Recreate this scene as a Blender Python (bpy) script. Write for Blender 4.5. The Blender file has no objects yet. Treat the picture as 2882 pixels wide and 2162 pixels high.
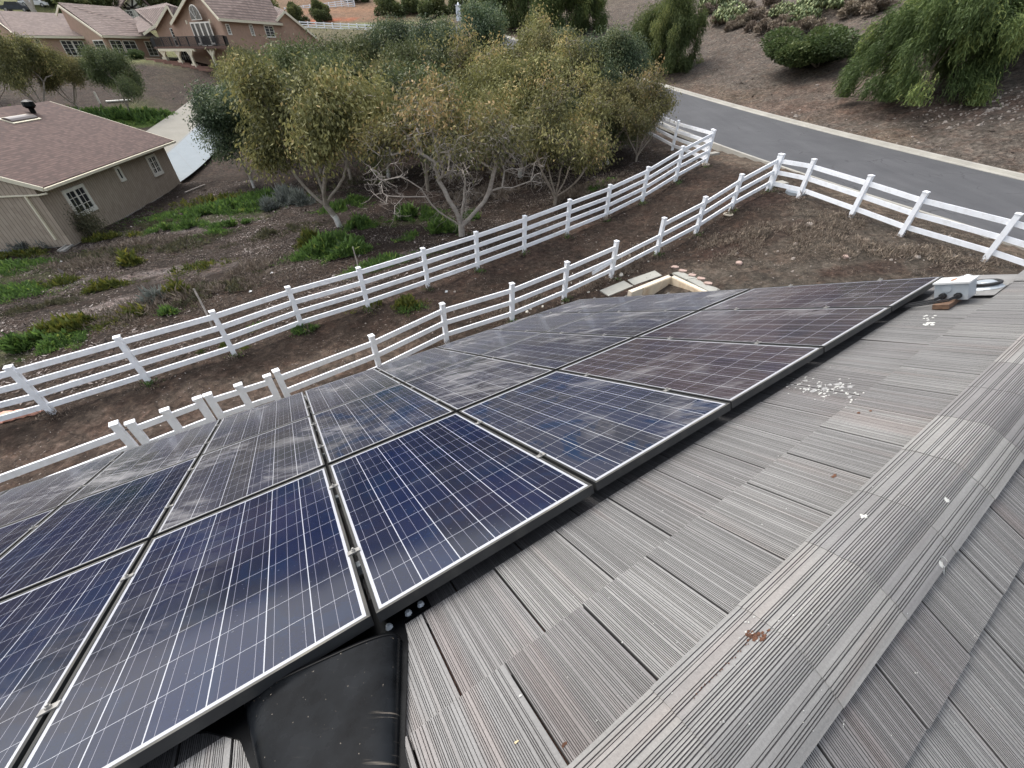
import bpy, math, random
import numpy as np
from mathutils import Vector
from mathutils.bvhtree import BVHTree
R_ = math.radians
S = bpy.context.scene
COL = S.collection
EYE = 8.0                      # metres from datum to the photographer's eye
F, TH = 1142.16, R_(39.166)    # focal length in photo pixels, downward tilt
cT, sT = math.cos(TH), math.sin(TH)

# ------------------------------------------------------------------ survey helpers
def ray(px, py):
    a, b = (px-1441)/F, (1081-py)/F
    return np.array([a, b*sT+cT, b*cT-sT])
def onY(px, py, Y):
    r = ray(px, py); return r*(Y/r[1])+np.array([0, 0, EYE])
def onZ(px, py, z):
    r = ray(px, py); return r*((z-EYE)/r[2])+np.array([0, 0, EYE])
def project(p):
    x, y, z = p[0], p[1], p[2]-EYE
    d = y*cT-z*sT
    return (1441+F*x/d, 1081-F*(y*sT+z*cT)/d)

# ------------------------------------------------------------------ mesh helpers
class MB:
    def __init__(s): s.v = []; s.f = []; s.m = []; s.a = []
    def face(s, idx, m=0, a=0.5): s.f.append(tuple(idx)); s.m.append(m); s.a.append(a)
    def pts(s, P): n = len(s.v); s.v.extend([tuple(float(c) for c in p) for p in P]); return list(range(n, n+len(P)))
    def poly(s, P, m=0, a=0.5): s.face(s.pts(P), m, a)
    def hexa(s, P, m=0, a=0.5):          # 8 points: bottom 4 ccw, top 4 ccw
        i = s.pts(P)
        for q in ((3,2,1,0),(4,5,6,7),(0,1,5,4),(1,2,6,5),(2,3,7,6),(3,0,4,7)): s.face([i[k] for k in q], m, a)
    def box(s, c, h, ax=None, m=0, a=0.5):
        c = np.array(c, float)
        X, Y, Z = (np.eye(3) if ax is None else [np.array(k, float) for k in ax])
        X, Y, Z = X*h[0], Y*h[1], Z*h[2]
        s.hexa([c-X-Y-Z, c+X-Y-Z, c+X+Y-Z, c-X+Y-Z, c-X-Y+Z, c+X-Y+Z, c+X+Y+Z, c-X+Y+Z], m, a)
    def beam(s, p, q, w, h, up=(0,0,1), m=0, a=0.5):
        p, q = np.array(p, float), np.array(q, float); d = q-p; L = np.linalg.norm(d); d = d/L
        sd = np.cross(d, up); sd = sd/np.linalg.norm(sd); u = np.cross(sd, d)
        s.box((p+q)/2, (L/2, w/2, h/2), (d, -sd, u), m, a)
    def tube(s, P, rad, n=6, m=0, a=0.5, cap=True, flat=1.0):
        P = [np.array(p, float) for p in P]
        if not hasattr(rad, '__len__'): rad = [rad]*len(P)
        prev = None; ref = None
        for i, p in enumerate(P):
            d = P[min(i+1, len(P)-1)]-P[max(i-1, 0)]; d = d/(np.linalg.norm(d)+1e-9)
            if ref is None:
                ref = np.array([0, 0, 1.]) if abs(d[2]) < .9 else np.array([1., 0, 0])
            u = ref-d*(ref@d); u = u/(np.linalg.norm(u)+1e-9); ref = u; w = np.cross(d, u)
            ring = s.pts([p+rad[i]*(math.cos(2*math.pi*k/n)*u+flat*math.sin(2*math.pi*k/n)*w) for k in range(n)])
            if prev:
                for k in range(n): s.face((prev[k], prev[(k+1) % n], ring[(k+1) % n], ring[k]), m, a)
            elif cap: s.face(ring[::-1], m, a)
            prev = ring
        if cap: s.face(prev, m, a)
    def prism(s, P, off, m=0, a=0.5):    # polygon extruded by vector
        off = np.array(off, float); n = len(P)
        i = s.pts(P); j = s.pts([np.array(p, float)+off for p in P])
        s.face(i[::-1], m, a); s.face(j, m, a)
        for k in range(n): s.face((i[k], i[(k+1) % n], j[(k+1) % n], j[k]), m, a)
    def build(s, name, mats, parent=None, smooth=False, attr=False, loc=None, **kw):
        if not isinstance(mats, (list, tuple)): mats = [mats]
        V = np.array(s.v) if s.v else np.zeros((0, 3))
        o0 = np.zeros(3)
        if parent is not None:
            o0 = np.array(WLOC[parent.name])
        elif loc is not None: o0 = np.array(loc, float)
        me = bpy.data.meshes.new(name); me.from_pydata((V-o0).tolist(), [], s.f)
        for m in mats: me.materials.append(m)
        me.polygons.foreach_set('material_index', s.m)
        if smooth: me.polygons.foreach_set('use_smooth', [True]*len(s.f))
        if attr:
            at = me.attributes.new('tint', 'FLOAT', 'FACE'); at.data.foreach_set('value', s.a)
        me.update()
        o = bpy.data.objects.new(name, me); COL.objects.link(o)
        if parent is not None: o.parent = parent; WLOC[o.name] = tuple(o0)
        else: o.location = o0; WLOC[o.name] = tuple(o0)
        tag(o, **kw); return o
WLOC = {}
def tag(o, label=None, cat=None, group=None, kind=None):
    if label: o['label'] = label
    if cat: o['category'] = cat
    if group: o['group'] = group
    if kind: o['kind'] = kind
    return o
def thing(name, loc, **kw):
    o = bpy.data.objects.new(name, None); COL.objects.link(o); o.location = loc; o.empty_display_size = .3
    WLOC[o.name] = tuple(loc); return tag(o, **kw)
def quadmesh(name, V, mats, parent=None, tint=None, loc=None, nper=4, **kw):   # V: (n, nper, 3)
    n = len(V); me = bpy.data.meshes.new(name)
    o0 = np.array(WLOC[parent.name]) if parent is not None else np.array(loc if loc is not None else (0,0,0), float)
    co = (V.reshape(-1, 3)-o0).astype(np.float32)
    me.vertices.add(n*nper); me.vertices.foreach_set('co', co.ravel())
    me.loops.add(n*nper); me.loops.foreach_set('vertex_index', np.arange(n*nper, dtype=np.int32))
    me.polygons.add(n); me.polygons.foreach_set('loop_start', np.arange(0, n*nper, nper, dtype=np.int32))
    me.update(calc_edges=True)
    if tint is not None:
        at = me.attributes.new('tint', 'FLOAT', 'FACE'); at.data.foreach_set('value', np.asarray(tint, np.float32))
    for m in (mats if isinstance(mats, (list, tuple)) else [mats]): me.materials.append(m)
    o = bpy.data.objects.new(name, me); COL.objects.link(o)
    if parent is not None: o.parent = parent
    else: o.location = o0
    WLOC[o.name] = tuple(o0); tag(o, **kw); return o
def children(o): return [c for c in bpy.data.objects if c.parent == o]
def copy_tree(o, parent=None):
    c = o.copy(); COL.objects.link(c); c.parent = parent
    for k in ('label', 'group', 'category'):
        if k in o: c[k] = o[k]
    for ch in children(o):
        if ch != c: copy_tree(ch, c)
    return c

# ------------------------------------------------------------------ materials
def newmat(name):
    m = bpy.data.materials.new(name); m.use_nodes = True; nt = m.node_tree
    return m, nt, nt.nodes['Principled BSDF']
def N(nt, t, **kw):
    n = nt.nodes.new(t)
    for k, v in kw.items():
        if k == 'inp':
            for a, b in v.items(): n.inputs[a].default_value = b
        else: setattr(n, k, v)
    return n
def math_(nt, op, a, b=None, c=None):
    n = N(nt, 'ShaderNodeMath', operation=op)
    for i, x in enumerate((a, b, c)):
        if x is None: continue
        if isinstance(x, (int, float)): n.inputs[i].default_value = x
        else: nt.links.new(x, n.inputs[i])
    return n.outputs[0]
def ramp(nt, fac, stops, interp='LINEAR'):
    r = N(nt, 'ShaderNodeValToRGB'); r.color_ramp.interpolation = interp
    e = r.color_ramp.elements
    while len(e) < len(stops): e.new(0.5)
    for k, (p, c) in enumerate(stops):
        e[k].position = p; e[k].color = (*c, 1) if len(c) == 3 else c
    nt.links.new(fac, r.inputs[0]); return r.outputs[0]
def noise(nt, vec, scale, detail=4, rough=.55, dist=0.0):
    n = N(nt, 'ShaderNodeTexNoise'); n.inputs['Scale'].default_value = scale
    n.inputs['Detail'].default_value = detail; n.inputs['Roughness'].default_value = rough
    n.inputs['Distortion'].default_value = dist
    if vec is not None: nt.links.new(vec, n.inputs['Vector'])
    return n.outputs['Fac']
def mixc(nt, fac, a, b, mode='MIX'):
    n = N(nt, 'ShaderNodeMix', data_type='RGBA', blend_type=mode)
    for sock, x in ((n.inputs[0], fac), (n.inputs[6], a), (n.inputs[7], b)):
        if isinstance(x, (int, float)): sock.default_value = x
        elif isinstance(x, tuple): sock.default_value = (*x, 1) if len(x) == 3 else x
        else: nt.links.new(x, sock)
    return n.outputs[2]
def scalev(nt, vec, s):
    n = N(nt, 'ShaderNodeMapping'); n.inputs['Scale'].default_value = s; nt.links.new(vec, n.inputs['Vector']); return n.outputs[0]
def bump(nt, h, strength, dist, bsdf):
    b = N(nt, 'ShaderNodeBump'); b.inputs['Strength'].default_value = strength; b.inputs['Distance'].default_value = dist
    nt.links.new(h, b.inputs['Height']); nt.links.new(b.outputs[0], bsdf.inputs['Normal'])
def plain(name, col, rough=.6, var=.15, scale=6., metal=0, spec=.5, dirt=None, bmp=0, dscale=2.0):
    m, nt, b = newmat(name); tc = N(nt, 'ShaderNodeTexCoord').outputs['Object']
    n = noise(nt, tc, scale, 5)
    lo = tuple(c*(1-var) for c in col); hi = tuple(min(1, c*(1+var)) for c in col)
    c = ramp(nt, n, [(.3, lo), (.7, hi)])
    if dirt:
        n2 = noise(nt, tc, dscale, 6, .65)
        f = math_(nt, 'MULTIPLY', ramp(nt, n2, [(.5, (0, 0, 0)), (.75, (1, 1, 1))]), dirt[1])
        c = mixc(nt, f, c, dirt[0])
    nt.links.new(c, b.inputs['Base Color']); b.inputs['Roughness'].default_value = rough
    b.inputs['Metallic'].default_value = metal; b.inputs['Specular IOR Level'].default_value = spec
    if bmp: bump(nt, noise(nt, tc, scale*3, 4), .6, bmp, b)
    return m
def leafmat(name, stops, rough=.5, trans=.25):
    m, nt, b = newmat(name)
    at = N(nt, 'ShaderNodeAttribute', attribute_name='tint').outputs['Fac']
    c = ramp(nt, at, stops)
    oi = N(nt, 'ShaderNodeObjectInfo').outputs['Random']
    hs = N(nt, 'ShaderNodeHueSaturation'); nt.links.new(c, hs.inputs['Color'])
    nt.links.new(math_(nt, 'ADD', math_(nt, 'MULTIPLY', oi, .02), .49), hs.inputs['Hue'])
    nt.links.new(math_(nt, 'ADD', math_(nt, 'MULTIPLY', oi, .3), .9), hs.inputs['Value'])
    nt.links.new(hs.outputs[0], b.inputs['Base Color']); b.inputs['Roughness'].default_value = rough
    b.inputs['Specular IOR Level'].default_value = .35
    t = N(nt, 'ShaderNodeBsdfTranslucent'); nt.links.new(hs.outputs[0], t.inputs[0])
    mx = N(nt, 'ShaderNodeMixShader'); mx.inputs[0].default_value = trans
    nt.links.new(b.outputs[0], mx.inputs[1]); nt.links.new(t.outputs[0], mx.inputs[2])
    nt.links.new(mx.outputs[0], nt.nodes['Material Output'].inputs[0])
    return m
M = {}
M['white'] = plain('white_vinyl', (.87, .89, .92), .45, .04, 3, dirt=((.50, .47, .43), .40), dscale=5)
M['stucco'] = plain('stucco_tan', (.38, .255, .185), .9, .10, 2.5, bmp=.01, dirt=((.33, .2, .14), .4), dscale=.6)
M['cream'] = plain('cream_trim', (.72, .66, .50), .6, .06, 3)
M['trimw'] = plain('window_trim', (.76, .73, .65), .5, .05, 3, dirt=((.5, .45, .35), .3))
M['glass'] = plain('dark_glass', (.02, .024, .028), .12, .3, .8, spec=.6)
M['iron'] = plain('black_iron', (.02, .018, .018), .5, .2, 5)
M['brownwood'] = plain('brown_wood', (.10, .05, .035), .7, .2, 4)
M['concrete'] = plain('concrete', (.36, .345, .31), .85, .10, .6, dirt=((.33, .30, .26), .5), dscale=.35, bmp=.004)
M['kerb'] = plain('kerb_concrete', (.34, .325, .285), .85, .14, 1.2, dirt=((.27, .25, .22), .6), dscale=.8)
M['brick'] = plain('brick_step', (.30, .17, .13), .85, .2, 3)
M['blackmetal'] = plain('black_sheet', (.003, .0033, .0038), .34, .4, 5, metal=0, spec=.10, dirt=((.035, .036, .036), .5), dscale=3)
def hoodmat():
    m, nt, b = newmat('black_hood_paint'); tc = N(nt, 'ShaderNodeTexCoord').outputs['Object']
    n = noise(nt, tc, 6, 5, .6); mp = N(nt, 'ShaderNodeMapping'); mp.inputs['Rotation'].default_value = (0, 0, .85); mp.inputs['Scale'].default_value = (6, 150, 6); nt.links.new(tc, mp.inputs['Vector'])
    sc = math_(nt, 'MULTIPLY', ramp(nt, noise(nt, mp.outputs[0], 1., 3, .6), [(.60, (0,0,0)), (.68, (1,1,1))]), ramp(nt, noise(nt, tc, 3.1, 2, .5), [(.55, (0,0,0)), (.66, (1,1,1))]))
    sp = ramp(nt, noise(nt, tc, 110, 2, .4), [(.74, (0,0,0)), (.77, (1,1,1))])
    c = ramp(nt, n, [(.35, (.0015, .0018, .0024)), (.65, (.009, .0105, .0125))]); c = mixc(nt, math_(nt, 'MAXIMUM', math_(nt, 'MULTIPLY', sc, .45), math_(nt, 'MULTIPLY', sp, .6)), c, (.30, .26, .21))
    nt.links.new(c, b.inputs['Base Color']); nt.links.new(math_(nt, 'ADD', math_(nt, 'MULTIPLY', n, .25), .14), b.inputs['Roughness']); b.inputs['Specular IOR Level'].default_value = .09; return m
M['hood'] = hoodmat()
M['rubber'] = plain('black_rubber', (.015, .015, .016), .5, .2, 10)
M['galv'] = plain('galvanised', (.40, .44, .47), .42, .12, 9, metal=.25, dirt=((.33, .27, .2), .5), dscale=9)
M['steel'] = plain('dull_steel', (.34, .33, .31), .4, .2, 30, metal=.5)
M['wood'] = plain('old_wood', (.13, .075, .045), .85, .4, 25, dirt=((.05, .03, .02), .6), dscale=12)
M['rust'] = plain('rust_stain', (.35, .17, .09), .9, .3, 40)
M['drop'] = plain('dropping_white', (.48, .48, .45), .8, .15, 60, dirt=((.35, .33, .3), .6), dscale=45)
M['moss'] = plain('dry_moss', (.10, .045, .025), .95, .4, 60)
M['rock'] = plain('pale_rock', (.29, .25, .215), .9, .25, 3, dirt=((.2, .16, .13), .5), bmp=.01)
M['pinkrock'] = plain('pink_rock', (.62, .33, .25), .9, .35, 4, dirt=((.2, .1, .07), .7), dscale=5, bmp=.01)
M['flag'] = plain('pink_flagstone', (.40, .29, .245), .9, .12, 5)
M['plaster'] = plain('pool_plaster', (.66, .58, .46), .8, .06, 3, dirt=((.5, .34, .2), .5), dscale=1.5)
M['iplaster'] = plain('stained_plaster', (.66, .55, .40), .8, .1, 4, dirt=((.42, .22, .10), .7), dscale=2.2)
M['paver'] = plain('grey_paver', (.33, .325, .29), .9, .1, 3, dirt=((.25, .25, .2), .4))
M['bark'] = plain('grey_bark', (.33, .285, .235), .9, .25, 7, dirt=((.09, .075, .06), .5), dscale=4, bmp=.01)
M['twig'] = plain('dead_twig', (.38, .34, .30), .9, .25, 7)
M['cable'] = plain('black_cable', (.012, .012, .013), .45, .2, 9)
M['car_dark'] = plain('dark_paint', (.03, .035, .045), .25, .2, 2)
M['car_white'] = plain('white_paint', (.7, .7, .7), .3, .05, 2)
M['timber'] = plain('dark_timber', (.03, .022, .018), .7, .2, 3)
M['plasterw'] = plain('white_render', (.66, .63, .55), .8, .05, 2)
M['lens'] = plain('lamp_white', (.60, .61, .60), .4, .05, 4)

def barkwhite():
    m, nt, b = newmat('whitewashed_bark'); tc = N(nt, 'ShaderNodeTexCoord').outputs['Object']
    sx = N(nt, 'ShaderNodeSeparateXYZ'); nt.links.new(tc, sx.inputs[0])
    n = noise(nt, tc, 6, 4)
    f = ramp(nt, math_(nt, 'ADD', sx.outputs[2], math_(nt, 'MULTIPLY', n, .5)), [(.0, (1,1,1)), (.99, (1,1,1)), (1., (0,0,0))])
    c = mixc(nt, f, ramp(nt, n, [(.3, (.21, .18, .15)), (.7, (.40, .35, .29))]), ramp(nt, n, [(.3, (.5, .48, .44)), (.7, (.74, .71, .66))]))
    nt.links.new(c, b.inputs['Base Color']); b.inputs['Roughness'].default_value = .9; return m
M['barkw'] = barkwhite()

def banded(name, cols, axis_scale, width, rough=.85, gap=.08, gapcol=(.02, .017, .015), attrvar=True, dirz=True):
    """courses of roof tile / siding: stripes along a UV axis"""
    m, nt, b = newmat(name); uv = N(nt, 'ShaderNodeUVMap').outputs[0]
    sx = N(nt, 'ShaderNodeSeparateXYZ'); nt.links.new(uv, sx.inputs[0])
    v = math_(nt, 'DIVIDE', sx.outputs[1], width)
    fr = math_(nt, 'FRACT', v); row = math_(nt, 'FLOOR', v)
    n = noise(nt, scalev(nt, uv, axis_scale), 1.0, 5, .6)
    wn = N(nt, 'ShaderNodeTexWhiteNoise', noise_dimensions='2D')
    cx = N(nt, 'ShaderNodeCombineXYZ'); nt.links.new(math_(nt, 'FLOOR', math_(nt, 'MULTIPLY', math_(nt, 'ADD', sx.outputs[0], math_(nt, 'MULTIPLY', row, .137)), 3.2)), cx.inputs[0]); nt.links.new(row, cx.inputs[1])
    nt.links.new(cx.outputs[0], wn.inputs['Vector'])
    f = math_(nt, 'ADD', math_(nt, 'MULTIPLY', n, .6), math_(nt, 'MULTIPLY', wn.outputs['Value'], .4))
    c = ramp(nt, f, [(.25, cols[0]), (.5, cols[1]), (.75, cols[2])])
    g = ramp(nt, fr, [(0., (1,1,1)), (gap, (1,1,1)), (min(.99, gap*1.6), (0,0,0))])
    c = mixc(nt, g, c, gapcol)
    nt.links.new(c, b.inputs['Base Color']); b.inputs['Roughness'].default_value = rough
    bump(nt, math_(nt, 'SUBTRACT', 1., fr), .5, .03, b)
    return m
M['mtile'] = banded('brown_roof_tile', [(.11, .075, .062), (.16, .112, .093), (.22, .158, .132)], (.5, 1, 1), .55, gap=.30, gapcol=(.07, .045, .038))
M['shingle'] = banded('red_brown_shingle', [(.06, .034, .028), (.095, .054, .043), (.13, .077, .062)], (3, 9, 1), .16, gap=.16, gapcol=(.06, .03, .026))
M['siding'] = banded('grooved_siding', [(.34, .275, .212), (.38, .31, .24), (.42, .345, .268)], (.4, 2.5, 1), .20, gap=.07, gapcol=(.10, .075, .055))

def uvset(o, fn):
    me = o.data; uvl = me.uv_layers.new(name='UVMap')
    for l in me.loops: uvl.data[l.index].uv = fn(me.vertices[l.vertex_index].co)

# ------------------------------------------------------------------ terrain
CP = []   # x, y, z, zone
def cp(x, y, zr, zone): CP.append((x, y, zr+EYE, zone))
def cpY(px, py, Y, zone): p = onY(px, py, Y); CP.append((p[0], p[1], p[2], zone))
def cpZ(px, py, zr, zone): p = onZ(px, py, zr+EYE); CP.append((p[0], p[1], p[2], zone))
for x, y, z in ((-12.1,7.8,-7.3),(-10,8.7,-7.2),(-8.5,10.2,-7.15),(-7.2,12.1,-7.2),(-5.2,13,-7.05),(-3.2,14.2,-6.85),(-1.4,15.7,-6.75),(.5,17,-6.6),(2.4,18.3,-6.35),(4.5,20,-6.1),(6.5,21.4,-5.6),(8,22,-4.9),(9.5,22.4,-4.4)): cp(x, y, z, 'track')
for x, y, z in ((-4,9,-7.5),(-1.7,11.2,-7.35),(0,12.2,-7.1),(1.84,13.2,-6.9),(3.77,14.6,-6.7),(5.9,16.2,-6.3),(7.6,16.9,-5.7),(9.4,17.9,-5.1),(10.5,17.6,-4.6)): cp(x, y, z, 'track')
for x, y, z in ((11.5,17.3,-4.55),(12.2,15.1,-4.6),(13.2,13.7,-4.75),(14.5,12,-5.0),(16,9.5,-5.2)): cp(x, y, z, 'paddock')
cp(8.5,12.5,-5.7,'paddock'); cp(6,9,-6.3,'paddock'); cp(10,8,-5.8,'paddock'); cp(2,9,-6.9,'paddock'); cp(0,3,-7.2,'paddock'); cp(10,0,-6.2,'paddock'); cp(0,-20,-7.4,'paddock'); cp(-12,0,-7.6,'track'); cp(18,0,-5.6,'paddock'); cp(25,-15,-5.6,'paddock'); cp(-40,-10,-8.6,'mulch')
for p in ((-24.4,22.35,-8.3),(-26.9,35.7,-8.15),(-30,20.5,-8.35),(-20,14,-8.0),(-30,12,-8.4)): cp(*p, 'mulch')
cp(-14,20,-7.75,'mulch'); cp(-17,28,-7.9,'mulch'); cp(-8,22,-7.2,'litter'); cp(-2,24,-6.9,'litter'); cp(4,27,-6.2,'litter'); cp(-10,30,-7.4,'litter'); cp(-18,36,-7.9,'litter')
cp(-50,25,-8.5,'slope'); cp(-5,38,-6.1,'litter'); cp(-20,48,-6.4,'litter'); cp(-8,52,-4.2,'litter')
# roads
KF = [(27,9.5,-5.1),(22,18.7,-4.6),(19.6,26.1,-4.2),(18.2,32.0,-3.9),(16.9,40.8,-3.35),(13.9,50.2,-2.4),(8.5,62,-1.0),(1,80,1.3),(-8,100,4.0)]
KN = [(20.8,6.5,-5.45),(17,13.4,-5.0),(14.6,17.0,-4.7),(12.7,23.2,-4.35),(11.6,29.5,-4.15),(10.2,39.0,-3.4),(7.4,48,-2.5),(2.0,60,-1.1),(-5.4,78,1.2),(-14.5,98,3.9)]
for p in KF+KN: cp(*p, 'verge')
# driveway (left edge / right edge)
for a in ((418,370,48),(490,315,56),(560,262,64),(650,225,72)): cpY(*a, 'slope')
cp(-26.0,41,-7.55,'slope'); cp(-29,52,-5.8,'slope'); cp(-33,64,-3.9,'slope'); cp(-36,74,-2.7,'slope')
cpY(300,260,62,'slope'); cpY(150,300,55,'slope'); cpY(375,327,54,'grassy'); cpY(20,310,52,'slope'); cpY(100,215,66,'slope')
for a in ((0,192,70),(200,190,70),(400,192,71),(330,215,68)): cpY(*a, 'slope')
for a in ((0,171,73),(200,169,73),(400,168,74),(330,164,80)): cpY(*a, 'lawn')
cpY(470,167,80,'soil'); cpY(560,184,78,'soil'); cpY(640,186,78,'soil'); cpY(700,165,88,'soil')
cp(-60,95,-.4,'lawn'); cp(-90,95,0,'lawn'); cp(-30,95,.3,'slope'); cp(-110,70,-.5,'lawn')
cpY(850,88,108,'verge2'); cpY(1000,95,100,'verge2'); cpY(1160,104,94,'verge2'); cpY(1290,102,88,'verge2')
cpY(900,45,125,'orange'); cpY(1050,40,125,'orange'); cpY(1200,60,115,'verge2'); cpY(1350,30,110,'verge2')
cpY(900,-40,160,'orange'); cpY(1200,-30,150,'verge2'); cpY(1500,-20,120,'hill'); cpY(300,20,130,'lawn'); cpY(40,10,125,'lawn'); cpY(300,-60,180,'lawn'); cpY(40,-60,180,'lawn')
cp(-120,260,40,'lawn'); cp(0,260,60,'hill'); cp(120,260,70,'hill')
nh = np.array([.94, .34]); p0 = np.array([19.6, 26.1])
def hillpt(px, py, slope, d0=0, z0=0, zone='hill'):
    r = ray(px, py)   # z = -4.1 + slope*(n.(xy-p0)-d0)+z0 + .03*t
    t = np.array([-.34, .94])
    g = slope*nh+.03*t
    s = (-4.1+z0-slope*d0-g@p0)/(r[2]-g@r[:2])
    CP.append((*(r*s)[:2], (r*s)[2]+EYE, zone))
for a in ((2250,290),(2450,330),(2700,390),(2120,210),(2600,440),(2850,430),(2400,240),(2860,300),(1950,170),(2000,120),(2250,120)): hillpt(*a, .30)
for a in ((1720,90),(1850,40),(2000,30),(2250,30),(2500,60),(2840,150),(2300,-60),(2800,-30),(1700,-40)): hillpt(*a, .36)
cp(60,20,8,'hill'); cp(70,-20,6,'hill'); cp(110,60,34,'hill'); cp(90,120,42,'hill')

A = np.array([(c[0], c[1]) for c in CP]); Zc = np.array([c[2] for c in CP])
def tps(d2): return 0.5*d2*np.log(d2+1e-9)
def fit(A, z, lam):
    n = len(A); d2 = ((A[:, None]-A[None])**2).sum(-1); K = tps(d2)+lam*np.eye(n)
    P = np.hstack([np.ones((n, 1)), A]); L = np.zeros((n+3, n+3)); L[:n, :n] = K; L[:n, n:] = P; L[n:, :n] = P.T
    return np.linalg.solve(L, np.concatenate([z, np.zeros(3)]))
CO = fit(A, Zc, 12.0)
def Tarr(X, Y):
    X = np.asarray(X, float); Y = np.asarray(Y, float); sh = X.shape; q = np.stack([X.ravel(), Y.ravel()], -1); out = np.empty(len(q))
    for i in range(0, len(q), 20000):
        b = q[i:i+20000]; d2 = ((b[:, None]-A[None])**2).sum(-1)
        out[i:i+20000] = tps(d2)@CO[:-3]+CO[-3]+b@CO[-2:]
    return out.reshape(sh)
def T(x, y): return float(Tarr(np.array([x]), np.array([y]))[0])
def ground(px, py, tmax=400):
    r = ray(px, py); s = 4.0; prev = s
    ts = np.concatenate([np.arange(3, 60, .25), np.arange(60, tmax, 1.0)])
    P = r[None]*ts[:, None]; z = Tarr(P[:, 0], P[:, 1]); below = P[:, 2]+EYE < z
    k = int(np.argmax(below)) if below.any() else len(ts)-1
    a, b = ts[max(k-1, 0)], ts[k]
    for _ in range(25):
        m = (a+b)/2; p = r*m
        if p[2]+EYE < T(p[0], p[1]): b = m
        else: a = m
    p = r*b; return np.array([p[0], p[1], p[2]+EYE])

# distance to polyline strips (road / drive) for masks
def poly_interp(P, n):
    P = np.array(P, float); d = np.r_[0, np.cumsum(np.linalg.norm(np.diff(P[:, :2], axis=0), axis=1))]
    s = np.linspace(0, d[-1], n); out = np.stack([np.interp(s, d, P[:, k]) for k in range(P.shape[1])], -1)
    for _ in range(140):
        sm = out.copy(); sm[1:-1] = (out[:-2]+2*out[1:-1]+out[2:])/4; out = sm
    return out
NR = 90
RF = poly_interp(KF, NR); RN = poly_interp(KN, NR)
DL = poly_interp([tuple(onZ(430,430,EYE-7.9)[:2]) , *[tuple(onY(a, b, c)[:2]) for a, b, c in ((418,372,48),(490,315,56),(560,262,64),(650,225,72),(760,200,82))]], 60)
DR = poly_interp([tuple(ground(a, b)[:2]) for a, b in ((508,514),(534,507),(562,482),(600,436),(645,382),(690,330),(735,285),(775,250))], 60)
def strip_mask(X, Y, L, Rr, pad):
    """signed inside test against strip made of left/right polylines"""
    C = (L[:, :2]+Rr[:, :2])/2; W = np.linalg.norm(L[:, :2]-Rr[:, :2], axis=1)/2
    q = np.stack([X.ravel(), Y.ravel()], -1); out = np.zeros(len(q))
    for i in range(0, len(q), 20000):
        b = q[i:i+20000]; d = np.linalg.norm(b[:, None]-C[None], axis=2)-W[None]
        out[i:i+20000] = d.min(1)
    return out.reshape(X.shape) - pad

def axis_(lo, hi, flo, fhi, fine, g):
    a = list(np.arange(flo, fhi, fine)); st = fine
    x = fhi
    while x < hi: a.append(x); st *= g; x += st
    st = fine; x = flo
    b = []
    while x > lo: st *= g; x -= st; b.append(x)
    return np.array(b[::-1]+a)
GX = axis_(-190, 150, -27, 27, .26, 1.06); GY = axis_(-60, 270, 4, 44, .26, 1.05)
X, Y = np.meshgrid(GX, GY); Z = Tarr(X, Y)
rm = strip_mask(X, Y, RF, RN, .55); dm = strip_mask(X, Y, np.c_[DL, DL[:, 0]*0], np.c_[DR, DR[:, 0]*0], .2)
def vnoise(X, Y, s, seed):
    rs = np.random.RandomState(seed); g = rs.rand(256, 256)
    x, y = X/s, Y/s; xi, yi = np.floor(x).astype(int), np.floor(y).astype(int); fx, fy = x-xi, y-yi
    fx, fy = fx*fx*(3-2*fx), fy*fy*(3-2*fy); h = lambda a, b: g[a % 256, b % 256]
    return (h(xi, yi)*(1-fx)+h(xi+1, yi)*fx)*(1-fy)+(h(xi, yi+1)*(1-fx)+h(xi+1, yi+1)*fx)*fy
off = np.clip(np.minimum(rm, dm)/1.0, 0, 1)
rough_ = (vnoise(X, Y, 2.3, 1)-.5)*.14+(vnoise(X, Y, .8, 2)-.5)*.08+(vnoise(X, Y, .35, 3)-.5)*.04
dC = np.sqrt((X+27)**2+(Y-29)**2)
Z = Z+rough_*off-np.where(np.minimum(rm, dm) < 0, .22, 0)
# lawn bank (step in the slope in front of the far house)
zones = {'track': (0.049, 0.0357, 0.0271), 'paddock': (0.082, 0.0689, 0.0546), 'mulch': (0.0407, 0.0311, 0.0245), 'litter': (0.0326, 0.0242, 0.0187), 'verge': (0.13, 0.1033, 0.0787), 'slope': (0.0583, 0.0451, 0.0363), 'lawn': (0.128, 0.136, 0.0588), 'grassy': (0.085, 0.0935, 0.0333), 'soil': (0.0425, 0.0298, 0.0233), 'verge2': (0.119, 0.1105, 0.0625), 'orange': (0.187, 0.119, 0.0748), 'hill': (0.1107, 0.0942, 0.0784)}
zc = np.array([zones[c[3]] for c in CP])
q = np.stack([X.ravel(), Y.ravel()], -1); colr = np.zeros((len(q), 3))
wob = np.stack([(vnoise(X, Y, 3., 7)-.5).ravel(), (vnoise(X, Y, 3., 8)-.5).ravel()], -1)*2.5
for i in range(0, len(q), 20000):
    b = q[i:i+20000]+wob[i:i+20000]; d2 = ((b[:, None]-A[None])**2).sum(-1)+.5; w = d2**-2.2
    colr[i:i+20000] = (w@zc)/w.sum(1, keepdims=True)
def blob(px, py, rx, ry, col, amt, ang=0, seed=0):
    global colr
    c = ground(px, py); dx, dy = q[:, 0]-c[0], q[:, 1]-c[1]
    ca, sa = math.cos(ang), math.sin(ang); u, v = (dx*ca+dy*sa)/rx, (-dx*sa+dy*ca)/ry
    d = np.sqrt(u*u+v*v)+(vnoise(X, Y, .9, 20+seed).ravel()-.5)*.9
    w = np.clip((1.15-d)/.35, 0, 1)*amt
    colr = colr*(1-w[:, None])+np.array(col)*w[:, None]
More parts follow.
